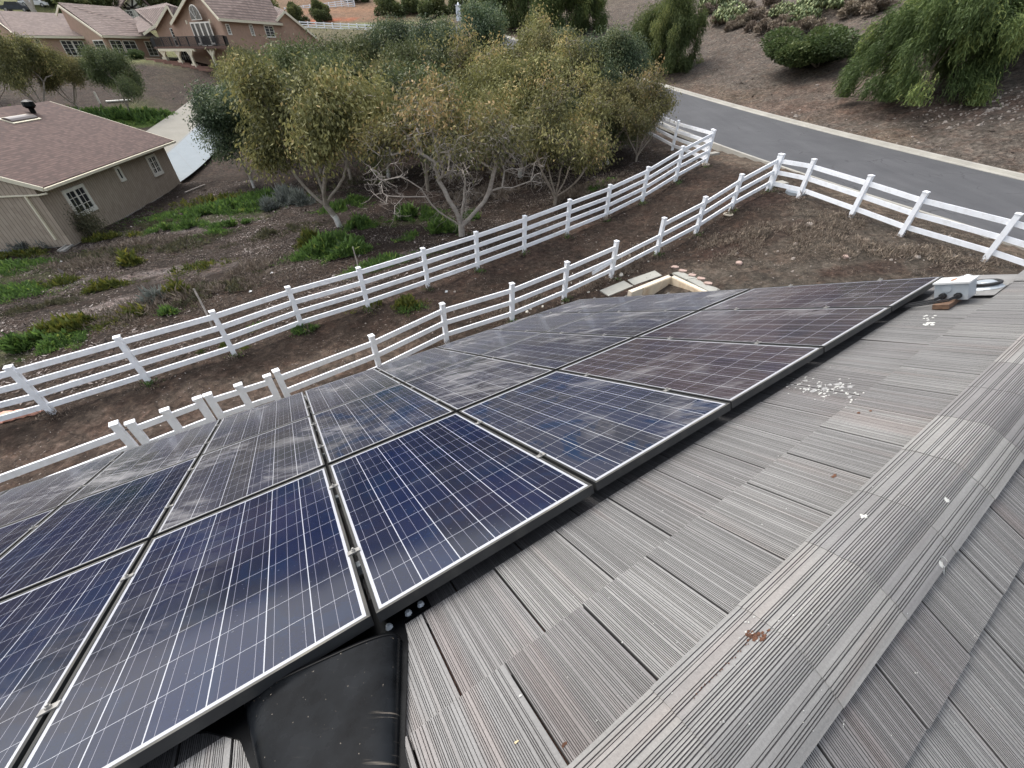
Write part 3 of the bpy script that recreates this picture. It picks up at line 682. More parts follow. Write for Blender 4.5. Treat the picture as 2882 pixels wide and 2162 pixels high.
window(mh, Wg2, uu[0], uu[1], BZ+.45, BZ+2.3, cols=1, rows=4, fw=.12)
# right wing: tall gable over the balcony
DZ = EYE+.80
ga, gb = q3(478,66,82), q3(622,58,75); gap = q3(540,-32,79); zg = (ga[2]+gb[2])/2
wallpoly([vert(ga, BZ-1.2), vert(gb, BZ-1.2), vert(gb, gb[2]), gap, vert(ga, ga[2])]); Wg = Wall(vert(ga, DZ), vert(gb, DZ))
sr = q3(796,70,87); wallpoly([vert(gb, BZ-1.2), vert(sr, BZ-1.2), sr, gb]); Ws = Wall(vert(gb, DZ), vert(sr, DZ))
ridge2 = q3(745,-28,93)
ea = toc(q3(616,55,74.5), .9); eb = toc(q3(796,69,87), .6); apx = toc(q3(538,-38,78.5), .8)
roofpoly([ea, eb, ridge2, apx]); trimline([ea, eb], .3); trimline([apx+up(-.1), ea+up(-.05)], .34, t=.12)
el = toc(q3(480,68,82), .9); roofpoly([apx, q3(690,-30,98), q3(600,30,100), el]); trimline([el+up(-.05), apx+up(-.1)], .34, t=.12)
# french doors and fanlight in the gable
ax = (Wg.d, Wg.n, (0, 0, 1)); uc = Wg.hit(566, 75)[0]; zt = Wg.hit(560, 64)[1]
for k, (o_, w_) in enumerate(((-2.0, .50), (-.72, .60), (.62, .60), (1.9, .50))):
    window(mh, Wg, uc+o_-w_, uc+o_+w_, DZ+(.05 if k in (1, 2) else .3), zt, cols=1, rows=1, fw=.16, mull=False, frame='trimw', name='french_door' if k in (1, 2) else 'side_light')
mb = MB(); fz = zt+.32; RR = 1.35; pts = [Wg.p(uc-.35+RR*math.cos(t), fz+RR*1.15*math.sin(t), .05) for t in np.linspace(0, math.pi, 13)]
mb.prism(pts, Wg.n*.03); fan = mb.build('fanlight', M['glass'], mh)
mb = MB(); mb.tube(pts+[pts[0]], .06, 5)
for t in (.25, .5, .75): mb.tube([Wg.p(uc-.35, fz, .09), Wg.p(uc-.35+RR*math.cos(math.pi*t), fz+RR*1.15*math.sin(math.pi*t), .09)], .035, 4)
mb.build('frame', M['trimw'], fan)
for o_ in (-3.2, 2.9):
    mb = MB(); mb.box(Wg.p(uc+o_, zt+.1, .1), (.09, .09, .2), ax); mb.build('wall_lamp', M['cream'], mh)
winpx(mh, Ws, (634,68), (652,97), cols=2, rows=4, fw=.12, mull=False); winpx(mh, Ws, (700,70), (717,100), cols=1, rows=4, fw=.12); winpx(mh, Ws, (742,72), (775,105), cols=1, rows=4, fw=.12)
# low gable at right end
rg1, rg2 = q3(776,62,86), q3(892,108,89); rga = q3(801,33,87)
wallpoly([vert(rg1, BZ-1), vert(rg2, BZ-1), rg2, rga, rg1]); roofpoly([toc(rg1, .4), toc(rga, .5), q3(775,22,97), q3(752,28,96)]); roofpoly([toc(rga, .5), toc(rg2, .5), q3(850,80,100), q3(775,22,97)])
trimline([toc(rg1, .6), toc(rga, .7), toc(rg2, .6)], .3)
# middle small gable left of the big one
m1, m2, ma = q3(436,78,84), q3(500,70,83), q3(470,18,83.5)
wallpoly([vert(m1, DZ-.2), vert(m2, DZ-.2), m2, ma, m1]); trimline([toc(m1, .8), toc(ma, .9), toc(m2, .8)], .32)
roofpoly([toc(m1, .7), toc(ma, .8), q3(470,12,96), q3(380,30,96)]); roofpoly([toc(ma, .8), toc(m2, .7), q3(520,30,96), q3(470,12,96)])
roofpoly([q3(392,96,84), q3(440,84,83.6), q3(452,25,96), q3(378,55,95)])
trimline([toc(q3(404,97,83.5), .4), toc(q3(438,72,83), .4)], .3)
Wm = Wall(vert(m1, DZ), vert(m2, DZ)); u_ = [Wm.hit(x, 90)[0] for x in (482, 508)]; window(mh, Wm, u_[0], u_[1], DZ+1.1, DZ+2.2, cols=1, rows=3, fw=.1); window(mh, Wm, u_[0]-.1, u_[1]+.1, DZ+.1, DZ+.85, cols=2, rows=1, fw=.1)
# balcony
d1, d2 = q3(440,131,79), q3(638,131,71.5); dback1, dback2 = vert(ga, d1[2]), vert(gb, d2[2])
d2[2] = d1[2] = DZ; d1b = q3(430,129,86); d1b[2] = DZ
mb = MB(); mb.prism([d1, d2, vert(gb, DZ), vert(ga, DZ), d1b], (0, 0, -.28)); mb.build('balcony', M['brownwood'], mh)
mb = MB(); hh = 1.05
def rail(a, b):
    mb.beam(a+up(hh), b+up(hh), .06, .06); mb.beam(a+up(.12), b+up(.12), .05, .05); L = np.linalg.norm(b-a); n_ = int(L/.17)
    for k in range(n_+1):
        p = a+(b-a)*k/n_; t_ = .05 if k % 12 == 0 else .022; mb.box(p+up(hh/2), (t_, t_, hh/2))
rail(d1, d2); rail(d2, vert(gb, DZ)); rail(d1b, d1); mb.build('balcony_railing', M['iron'], mh)
for px, py, Y_ in ((455,140,77.5),(496,142,76.5),(531,143,75.5),(592,142,74)):
    p = q3(px, 138, Y_); mb = MB(); zt_ = DZ-.28; zb = Gz(p[0], p[1])-.2
    mb.beam((p[0], p[1], zb), (p[0], p[1], zt_), .3, .3, up=(1, 0, 0)); dd = (d2-d1); dd[2] = 0; dd /= np.linalg.norm(dd)
    for s_ in (-1, 1): mb.beam(np.array([p[0], p[1], zt_-.9]), np.array([p[0], p[1], zt_-.1])+dd*s_*.75, .22, .2)
    mb.box((p[0], p[1], zb+.3), (.3, .3, .3)); mb.build('balcony_post', M['cream'], mh)
mb = MB(); mb.beam(vert(q3(446,138,77.6), DZ-.42), vert(q3(548,138,75.2), DZ-.42), .3, .3); mb.build('beam', M['cream'], mh)
Wl = Wall(vert(ga, BZ-1.2), vert(gb, BZ-1.2)); u_ = [Wl.hit(x, 150)[0] for x in (505, 530)]; window(mh, Wl, u_[0], u_[1], BZ-.9, BZ+1.1, cols=2, rows=3, fw=.12, label='white french doors under the balcony')
# steps, beds, wall below the balcony
def onground_strip(name, a, b, w_, h, mat, **kw):
    A_, B_ = gp(*a), gp(*b); mb = MB(); mb.beam(A_+up(h/2), B_+up(h/2), w_, h); o = mb.build(name, mat, loc=A_, **kw); return o
sp = thing('garden_steps', tuple(gp(430,175)), label='brick edged garden steps descending the bank below the balcony', cat='steps')
for k in range(7):
    t = k/6; a = gp(410+150*t, 168+30*t); b = gp(470+190*t, 172+28*t); mb = MB(); mb.beam(a+up(.05), b+up(.05), .5, .25); mb.build('step', M['brick'], sp)
rw = gp(618,200); tag(onground_strip('retaining_wall', (617,196), (668,197), .3, 1.0, M['stucco']), 'low peach garden wall at the foot of the balcony bed', 'wall')
for k, (px, py, s_) in enumerate([(440,176,.5),(508,178,.7),(525,180,.6),(584,183,.8),(600,186,.7),(618,188,.6)]): pass

# tudor house + distant vehicles
td = q3(380,60,125); tz = td[2]-3
tu = thing('tudor_house', (td[0], td[1], tz), label='white and black half-timbered gable house behind the peach house', cat='house')
a, b, c = q3(338,30,122), q3(428,28,122), q3(372,-22,122)
mb = MB(); mb.prism([vert(a, tz-3), vert(b, tz-3), b, c, a], (0, 6, 0)); mb.build('wall', M['plasterw'], tu)
mb = MB()
def tb(p, q_, w_=.25): mb.beam(q3(*p, 121.9), q3(*q_, 121.9), .15, w_)
tb((345,8), (372,45)); tb((372,-20), (372,22)); tb((348,22), (392,24)); tb((352,8), (372,22)); tb((392,8), (372,22)); tb((362,24), (378,48)); tb((380,24), (395,46)); mb.build('timbers', M['timber'], tu)
mb = MB(); mb.prism([q3(334,34,121), q3(372,-28,121), q3(376,-33,121), q3(340,36,121)][0:2]+[q3(300,-28,135), q3(270,28,135)], (0, 0, .3)); mb.prism([q3(372,-28,121), q3(436,34,121), q3(470,30,135), q3(400,-30,135)], (0, 0, .3)); mb.build('roof', M['mtile'], tu)
uvset([o for o in children(tu) if o.name.startswith('roof')][0], lambda co: (co[0], co[2]))
W_t = Wall(q3(360,50,121.8), q3(384,50,121.8)); window(tu, W_t, .2, 1.6, q3(370,48,121.8)[2], q3(370,30,121.8)[2], cols=2, rows=2, fw=.12)
def car(px, py, Y_, ang, mat, label, L=4.6):
    p = q3(px, py, Y_); t = thing('parked_car', tuple(p), label=label, cat='car', group='cars parked behind the houses')
    d = np.array([math.cos(ang), math.sin(ang), 0]); s_ = np.array([-d[1], d[0], 0]); w_ = .9
    mb = MB(); body = [(-L/2, .3), (-L/2+.05, .85), (-L/2+.9, .98), (-L*.22, 1.5), (L*.18, 1.5), (L*.32, 1.0), (L/2-.05, .85), (L/2, .35)]
    mb.prism([p+d*x-s_*w_+up(z) for x, z in body], s_*2*w_); mb.build('body', mat, t)
    mb = MB(); mb.prism([p+d*x-s_*(w_+.01)+up(z) for x, z in ((-L*.26, 1.05), (-L*.2, 1.42), (L*.16, 1.42), (L*.27, 1.05))], s_*2*(w_+.01)); mb.build('window', M['glass'], t)
    for x in (-L*.32, L*.32):
        for k in (-1, 1):
            c_ = p+d*x+s_*k*(w_-.08)+up(.33); mb = MB(); mb.tube([c_-s_*.1, c_+s_*.1], .33, 14); wh = mb.build('wheel', M['rubber'], t)
            mb = MB(); mb.tube([c_+s_*k*.09, c_+s_*k*.112], .2, 10); mb.build('rim', M['steel'], wh)
car(52,34,112,.35,M['car_dark'],'dark car parked behind the left roof of the peach house'); car(100,20,120,.5,M['car_white'],'white car parked beside the dark one, behind the pale tree trunk')
car(150,37,116,2.9,M['car_dark'],'dark car half hidden behind the ridge of the left roof') if False else None
# iron garden fence at far left
fi = thing('iron_fence', tuple(q3(0,160,76)), label='black iron garden fence at the left end of the peach house', cat='fence')
a, b = q3(-20,118,75), q3(70,122,76); a[2] = b[2] = BZ+1.5
mb = MB(); L = np.linalg.norm(b-a)
for h in (0, -1.2): mb.beam(a+up(h), b+up(h), .05, .05)
for k in range(int(L/.16)): p = a+(b-a)*k*.16/L; mb.box(p+up(-.7), (.015, .015, .72))
mb.build('bars', M['iron'], fi)

# white pillar mailbox and lamp on the road side, far
def pillar(px, py, Y_, h, w_, label, name, cat):
    p = q3(px, py, Y_); t = thing(name, tuple(p), label=label, cat=cat); mb = MB(); mb.box(p+up(h*.4), (w_, w_, h*.4)); mb.box(p+up(h*.8+.05), (w_*1.25, w_*1.25, .05)); mb.tube([p+up(h*.8+.1), p+up(h*.9), p+up(h)], [w_*.5, w_*.45, .03], 8); mb.build('pillar', M['white'], t)
    mb = MB(); mb.box(p+np.array([0, -w_-.03, h*.45]), (w_*.5, .04, h*.09)); mb.build('plate', M['galv'], t)
pillar(1292, 60, 100, 2.6, .42, 'white gate pillar with a pointed cap beside the far bend of the road', 'gate_pillar', 'pillar')

# ------------------------------------------------------------------ the tiled roof we stand on
RU = np.array([.83875, .54452, 0]); RW = np.array([-.49022, .75511, -.43530]); RN_ = np.array([-.23703, .36511, .90028])
RO = np.array([-.47099, .57954, -1.48719+EYE])          # upper left corner of the solar array, at glass level
DROP = .13
def rp(u, w, h=0.): return RO+RU*u+RW*w+RN_*(h-DROP)     # h above the tile plane
APW = -.845
R2W = np.array([.49022, -.75511, -.43530]); R2N = np.array([.23703, -.36511, .90028])
APX = rp(0, APW, 0)
def rp2(u, w, h=0.): return APX+RU*u+R2W*w+R2N*h
def tilemat():
    m, nt, b = newmat('ribbed_concrete_tile'); tc = N(nt, 'ShaderNodeTexCoord').outputs['Object']
    at = N(nt, 'ShaderNodeAttribute', attribute_name='tint').outputs['Fac']
    uv = N(nt, 'ShaderNodeUVMap').outputs[0]
    n = noise(nt, tc, 2.2, 6, .6); n2 = noise(nt, tc, 140, 3, .7); st = noise(nt, scalev(nt, uv, (55, 1.6, 1)), 1., 3, .6)
    f = math_(nt, 'ADD', math_(nt, 'MULTIPLY', n, .35), math_(nt, 'ADD', math_(nt, 'MULTIPLY', st, .35), math_(nt, 'MULTIPLY', n2, .3)))
    c = ramp(nt, f, [(.28, (.130, .127, .123)), (.5, (.200, .197, .191)), (.72, (.285, .281, .273))])
    # per tile tone (tint .3-.7), below that painted shade under the array, grooves hold dark dirt (tint < .15)
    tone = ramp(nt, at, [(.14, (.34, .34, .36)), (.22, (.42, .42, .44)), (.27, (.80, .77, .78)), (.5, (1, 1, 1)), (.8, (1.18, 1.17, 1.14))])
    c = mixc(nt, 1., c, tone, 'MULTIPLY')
    gr = ramp(nt, at, [(.0, (1,1,1)), (.1, (1,1,1)), (.15, (0,0,0))])
    c = mixc(nt, math_(nt, 'MULTIPLY', gr, .54), c, (.05, .046, .042))
    pink = math_(nt, 'MULTIPLY', ramp(nt, noise(nt, scalev(nt, uv, (9, .7, 1)), 1., 3, .5), [(.55, (0,0,0)), (.7, (1,1,1))]), .35)
    c = mixc(nt, pink, c, mixc(nt, 1., c, (1.15, .93, .87), 'MULTIPLY'))
    nt.links.new(c, b.inputs['Base Color']); b.inputs['Roughness'].default_value = .8; b.inputs['Specular IOR Level'].default_value = .3
    bump(nt, math_(nt, 'ADD', n2, math_(nt, 'MULTIPLY', st, 1.)), .7, .0015, b)
    return m
M['tile'] = tilemat()
rt = random.Random(5)
def ribs(width, rnd, pitch=.0105):
    """profile across a tile: list of (x, dz, is_groove_to_next)"""
    P = [(0.0, -.004), (.002, 0)]; g = [1]; x = .004+rnd.random()*.004
    while x < width-.012:
        gw = rnd.uniform(.0015, .0028); P += [(x, 0), (x+gw*.35, -.0019), (x+gw*.75, -.0020), (x+gw, 0)]; g += [0, 1, 1, 1]
        x += gw+rnd.choice((.0026, .0030, .0036, .0042, .0055, .009))
    P += [(width-.003, 0), (width-.001, -.006)]; g += [0, 1]
    return P, g
HS = []      # all roof polygons for dropping things onto
class RoofMB(MB):
    def __init__(s): super().__init__(); s.uv = []
def tile(mb, P3, u0, w0, w1, width, detail, rnd, tone):
    """P3(u,w,h): surface; w0 = upslope end, w1 = exposed lower end (lifted)"""
    lift0, lift1 = rnd.uniform(.000, .003)+.004, .024+rnd.uniform(-.003, .003); j = rnd.uniform(-.004, .004); w1 = w1+j
    if detail: prof, gf = ribs(width-.004, rnd)
    else: prof, gf = [(0, 0), (width-.004, 0)], [0]
    t_ = mb.pts([P3(u0+x, w0-.03, lift0+dz-.003) for x, dz in prof]); b_ = mb.pts([P3(u0+x, w1, lift1+dz) for x, dz in prof])
    c_ = mb.pts([P3(u0+x, w1, lift1-.028) for x, dz in prof])
    for k in range(len(prof)-1):
        mb.face((b_[k], b_[k+1], t_[k+1], t_[k]), 0, .04 if gf[k] else tone+rnd.uniform(-.03, .03)); mb.face((c_[k], c_[k+1], b_[k+1], b_[k]), 0, tone-.1)
    mb.face((t_[0], c_[0], b_[0]), 0, .05); mb.face((t_[-1], b_[-1], c_[-1]), 0, .05)
UE = 5.45
house = thing('tiled_house', tuple(np.array([*rp(1, 2.6, 0)[:2], Gz(*rp(1, 2.6, 0)[:2])])), label='house under the solar panels with a ribbed grey concrete tile roof', cat='house')
HL = WLOC['tiled_house']
mb = MB(); courses = [(-.79, -.372)]+[(-.372+.372*k, .372*k) for k in range(0, 14)]
for ci, (w0, w1) in enumerate(courses):
    offs = .005 if ci % 2 == 0 else .165
    u = -4.9+offs
    while u < UE-.33:
        vis = (w1 < .8) or (u > 4.3)
        tile(mb, rp, u, w0, w1, .305, vis, rt, rt.choice((.35, .42, .5, .5, .58, .66)) if (w0 < -.1 or u > 4.75) else .2); u += .305  # tiles under the array tinted dark, deepening the panels' shade in the colour
    tile(mb, rp, u, w0, w1, UE-.32-u+.02, True, rt, .5)
WE = courses[-1][1]
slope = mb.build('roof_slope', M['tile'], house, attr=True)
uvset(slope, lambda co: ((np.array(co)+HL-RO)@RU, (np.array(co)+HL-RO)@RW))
# raised rake tiles along the far gable edge
mb = MB()
for ci, (w0, w1) in enumerate(courses):
    for s_ in range(1):
        lf = 1. if ci == 0 else .12
        prof = [(0, 0), (.03, .03*lf), (.30, .032*lf), (.33, .015*lf), (.33, -.12)]
        A_ = [rp(UE-.33+x, w0-.02, .006+z) for x, z in prof]; B_ = [rp(UE-.33+x, w1, .030+z) for x, z in prof]
        i, j = mb.pts(A_), mb.pts(B_); k5 = mb.pts([rp(UE-.33+x, w1, .02) for x, z in prof[:-1]])
        for k in range(4): mb.face((i[k], j[k], j[k+1], i[k+1]), 0, rt.uniform(.38, .6))
        for k in range(3): mb.face((j[k], k5[k], k5[k+1], j[k+1]), 0, .36)
rk = mb.build('rake_tiles', M['tile'], house, attr=True); uvset(rk, lambda co: ((np.array(co)+HL-RO)@RU, (np.array(co)+HL-RO)@RW))
mb = MB()
for ci in range(7):
    w0, w1 = .372*ci-.05 if ci else 0.03, .372*(ci+1)-.05; offs = .05 if ci % 2 == 0 else .20; u = -3.2+offs
    while u < UE-.3:
        tile(mb, rp2, u, w0, w1, .305, u < 4 and ci < 5, rt, rt.choice((.33, .37, .42, .5, .55))); u += .305
back = mb.build('back_slope', M['tile'], house, attr=True); uvset(back, lambda co: ((np.array(co)+HL-RO)@RU, (np.array(co)+HL-APX)@R2W))
# ridge caps
def capcurve(n=60):
    out = []; hd_ = np.array([RW[0], RW[1], 0]); hd_ /= np.linalg.norm(hd_); tn = .4353/math.sqrt(1-.4353**2)
    for k in range(n+1):
        h_ = .145*(-1+2*k/n); out.append(APX-hd_*h_+np.array([0, 0, -tn*math.sqrt(h_*h_+.042**2)+.036+.002*math.cos(h_*60)]))
    return out
rcap = random.Random(11); mb = MB()
cc_ = capcurve(); seg = np.r_[0, np.cumsum([np.linalg.norm(cc_[k+1]-cc_[k]) for k in range(len(cc_)-1)])]; tot = seg[-1]
cca = np.array(cc_); sam = lambda s_: np.array([np.interp(s_, seg, cca[:, k]) for k in range(3)])
def nrm(s_):
    a, b = sam(max(0, s_-.004)), sam(min(tot, s_+.004)); t_ = (b-a)/np.linalg.norm(b-a); n_ = np.cross(t_, RU); return n_*np.sign(n_[2])
edge = []
u = -3.45+.925-.375*0
u = .925-.375*11
while u < UE:
    tone = rcap.choice((.36, .46, .52, .58, .66, .76)); u1 = u+.375+.03
    # dense grooves on the crown, plainer wings
    prof = []; gf = []; rcm = random.Random(23)
    sx_ = 0.0; prof.append((0, -.012)); prof.append((.001, 0)); gf.append(0); x = .012
    while x < tot-.012:
        wing = abs(x-tot/2) > tot*.30
        gw = rcm.uniform(.0018, .0034); prof += [(x, 0), (x+gw*.4, -.0024), (x+gw*.75, -.0024), (x+gw, 0)]; gf += [0, 1, 1, 1]
        x += gw+(rcm.choice((.004, .006, .009, .014, .022)) if wing or rcm.random() < .2 else rcm.choice((.0032, .004, .0055)))
    prof += [(tot-.001, 0), (tot, -.012)]; gf += [0, 0]
    l0, l1 = .0055+rcap.uniform(-.001, .001), .003; n_ = len(prof)
    rowsp = []
    for uu, ll in ((u, l0), (u1, l1)):
        rowsp.append(mb.pts([sam(x)+nrm(x)*(dz+ll)+RU*uu for x, dz in prof]))
    lowr = mb.pts([sam(x)-nrm(x)*.004+RU*(u+.001) for x, dz in prof])
    for k in range(n_-1):
        mb.face((rowsp[0][k], rowsp[0][k+1], rowsp[1][k+1], rowsp[1][k]), 0, .134 if gf[k] else tone+rcap.uniform(-.03, .03)); mb.face((lowr[k], lowr[k+1], rowsp[0][k+1], rowsp[0][k]), 0, tone+.25)
    i = mb.pts([sam(0)+RU*u-RN_*.03, sam(0)+RU*u1-RN_*.03, sam(tot)+RU*u-R2N*.03, sam(tot)+RU*u1-R2N*.03])
    mb.face((rowsp[0][0], rowsp[1][0], i[1], i[0]), 0, tone-.1); mb.face((rowsp[0][-1], i[2], i[3], rowsp[1][-1]), 0, tone-.1)
    u += .375
ridge = mb.build('ridge_cap', M['tile'], house, attr=True)
uvset(ridge, lambda co: (((np.array(co)+HL-APX)@np.cross(RU, [0, 0, 1])), ((np.array(co)+HL-RO)@RU)))
# walls, eave and gutter below
mb = MB(); hw = (WE-.55); pa, pb = rp(-4.6, hw, -.25), rp(UE-.5, hw, -.25); gz = EYE-8.2
back_off = np.array([RW[0], RW[1], 0]); back_off = -back_off/np.linalg.norm(back_off)*9.6
mb.poly([vert(pa, gz), vert(pb, gz), pb, pa]); mb.poly([vert(pa, gz)+back_off, pa+back_off, pb+back_off, vert(pb, gz)+back_off])
apx_ = APX+up(-.3)
for e_ in (pa, pb):
    apz = APX+RU*((e_-APX)@RU)+up(-.28); mb.poly([vert(e_, gz), vert(e_, gz)+back_off, e_+back_off, apz, e_])
hw_ = mb.build('wall', M['plasterw'], house)
mb = MB(); 
mb.hexa([rp(-4.9, WE-.01, -.2), rp(UE, WE-.01, -.2), rp(UE, APW, -.2), rp(-4.9, APW, -.2), rp(-4.9, WE-.01, -.035), rp(UE-.02, WE-.01, -.035), rp(UE-.02, APW, -.035), rp(-4.9, APW, -.035)])
mb.hexa([rp2(-4.9, .0, -.2), rp2(UE, .0, -.2), rp2(UE, 4.9, -.2), rp2(-4.9, 4.9, -.2), rp2(-4.9, .0, -.035), rp2(UE-.02, .0, -.035), rp2(UE-.02, 4.9, -.035), rp2(-4.9, 4.9, -.035)])
mb.build('roof_deck', M['brownwood'], house)
mb = MB(); mb.beam(rp(-4.9, WE+.03, -.06), rp(UE, WE+.03, -.06), .12, .12); mb.build('gutter', M['cream'], house)
# rails that carry the panels
rows_v = [0.0, 1.668, 3.312]; PLn, PWd = 1.622, .984
for v in rows_v:
    for q_ in (.42, 1.2):
        mb = MB(); mb.box((rp(-1.0 if v < 1 else -2, v+q_, .055)+rp(4.95, v+q_, .055))/2, (3.48 if v > 1 else 2.98, .02, .02), (RU, RW, RN_)); mb.build('mounting_rail', M['galv'], house)

bvh_v = []; bvh_f = []
for o in (slope, back, ridge, rk):
    b0_ = len(bvh_v); bvh_v += [Vector(v.co)+Vector(HL) for v in o.data.vertices]; bvh_f += [[b0_+i for i in p.vertices] for p in o.data.polygons]
bvh = BVHTree.FromPolygons(bvh_v, bvh_f)
def roofhit(px, py):
    r = Vector(ray(px, py)).normalized(); h = bvh.ray_cast(Vector((0, 0, EYE)), r); return np.array(h[0]) if h[0] else None
def splat(name, pts, mat, parent, rnd, ry=.5, ang=0):
    """thin irregular patches lying on the tiles"""
    mb = MB()
    for px, py, rad in pts:
        c = roofhit(px, py)
        if c is None: continue
        n_ = 9; a0 = rnd.random()*6; P = []
        for k in range(n_):
            t_ = a0+2*math.pi*k/n_; r_ = rad*rnd.uniform(.45, 1.15); q_ = c+RU*r_*math.cos(t_)*1.2+RW*r_*math.sin(t_)*ry*1.4
            h = bvh.ray_cast(Vector(q_+RN_*.1), Vector(-RN_)); P.append((np.array(h[0]) if h[0] else q_)+RN_*.0025)
        mb.poly([c+RN_*.003]+P[:2]+[P[2]]) if False else None
        i = mb.pts([c+RN_*.004]+P)
        for k in range(n_): mb.face((i[0], i[1+k], i[1+(k+1) % n_]))
    return mb.build(name, mat, parent, kind='stuff')
rs = random.Random(3)
def scat(x0, y0, x1, y1, n, r0, r1): return [(rs.uniform(x0, x1), rs.uniform(y0, y1), rs.uniform(r0, r1)) for _ in range(n)]
pts = []
for k in range(95):
    t_ = rs.gauss(.45, .27); t_ = min(1, max(0, t_)); pts.append((2222+225*t_+rs.gauss(0, 6), 1078+46*t_*.4+rs.gauss(0, 15)+12, rs.choice((.004, .006, .008, .012))))
pts += [(2262+k*7, 1100+rs.uniform(-4, 4), .011) for k in range(7)]+[(2318, 1118, .016), (2310, 1107, .013), (2430, 1107, .012), (2415, 1111, .012), (2289, 1066, .01), (2245, 1084, .012)]
pts += [(2586+rs.uniform(0, 40), 912+rs.uniform(-3, 4), .022) for _ in range(9)]+[(2600+rs.uniform(0, 40), 892+rs.uniform(-4, 6), .015) for _ in range(9)]+[(2612, 902, .015)]
splat('chalky_stain', [(2235+k*17+rs.gauss(0,6), 1085+k*1.6+rs.gauss(0,9), rs.uniform(.012, .030)) for k in range(11)], plain('chalk_stain', (.27,.268,.26), .85, .2, 60), house, rs)
splat('bird_droppings', [(a, b, c*.8) for a, b, c in pts], M['drop'], house, rs)
splat('bird_droppings', [(2431,1454,.012),(2437,1457,.007),(2425,1451,.006),(2666,1408,.010),(2668,1413,.008),(2652,1594,.011),(2658,1601,.013),(2648,1588,.008),(2284,1729,.004),(2100,1780,.004),(2395,1385,.003),(1680,2030,.003),(1465,1960,.005)]+scat(2060,1732,2240,1820,8,.002,.004)+scat(1500,1650,2800,2100,45,.0012,.0028)+scat(1850,1000,2600,1500,30,.0015,.004), M['drop'], house, rs)
splat('dry_moss', [(2128+rs.gauss(0,17), 1793+rs.gauss(0,9), rs.uniform(.003, .007)) for _ in range(42)]+[(2105-k*9+rs.gauss(0,2), 1812+k*9+rs.gauss(0,3), .0025) for k in range(18)]+[(2346,1342,.012),(2349,1337,.008),(1587,2098,.008),(2417,1164,.012),(2450,1158,.01)], M['moss'], house, rs)
splat('fallen_leaf', [(1453,2090,.007)], plain('dry_leaf', (.55,.45,.28), .8, .1, 20), house, rs)

# black half-round attic vent that tucks under the panels
ven = rp(-.2, 0, 0); vt = thing('attic_vent', tuple(ven), label='black sheet metal attic vent hood tucked under the near edge of the solar panels', cat='roof vent')
FL, FR, BL, BR = np.array([-.43, .030]), np.array([.047, -.072]), np.array([-.325, -.52]), np.array([-.085, -.52])
def vsec(f_, k, lift=0.):     # f_ 0 at the front arch, 1 upslope; k 0..1 across
    A_, B_ = FL+(BL-FL)*f_, FR+(BR-FR)*f_; h = (.070-.030*f_)+lift; t_ = math.pi*k; c_, s_ = math.cos(t_), math.sin(t_); e = .55
    x = .5-.5*(abs(c_)**e)*(1 if c_ > 0 else -1); q_ = A_+(B_-A_)*x; return rp(q_[0], q_[1], .028+h*(abs(s_)**e))
def loft(secs):
    mb = MB(); prev = None
    for fn in secs:
        r_ = mb.pts([fn(k/44) for k in range(45)])
        if prev:
            for k in range(44): mb.face((prev[k], prev[k+1], r_[k+1], r_[k]))
        prev = r_
    return mb
loft([(lambda k, f=f: vsec(f, k)) for f in np.linspace(0, 1.5, 16)]).build('hood', M['hood'], vt, smooth=True)
loft([(lambda k, f=f, l=l: vsec(f, k, l)) for f, l in ((-.012, .0), (-.012, .0022), (.012, .0022), (.012, 0.))]).build('rim', M['blackmetal'], vt, smooth=True)
fpoly = [(-.60, .22), (.18, .22), (.18, .012), (.078, .010), (.066, -.075), (-.035, -.40), (-.06, -.80), (-.34, -.80), (-.365, -.45), (-.40, -.2), (-.445, -.05), (-.545, .06), (-.60, .10)]
mb = MB(); mb.prism([rp(u, w, .020) for u, w in fpoly], RN_*.010); mb.build('flange', M['blackmetal'], vt)
for a, b in ((.15, .035), (.10, .03), (-.48, .10), (.025, .02)):
    mb = MB(); c = rp(a, b, .032); mb.tube([c, c+RN_*.012], [.014, .009], 8); mb.build('bolt', M['galv'], vt)

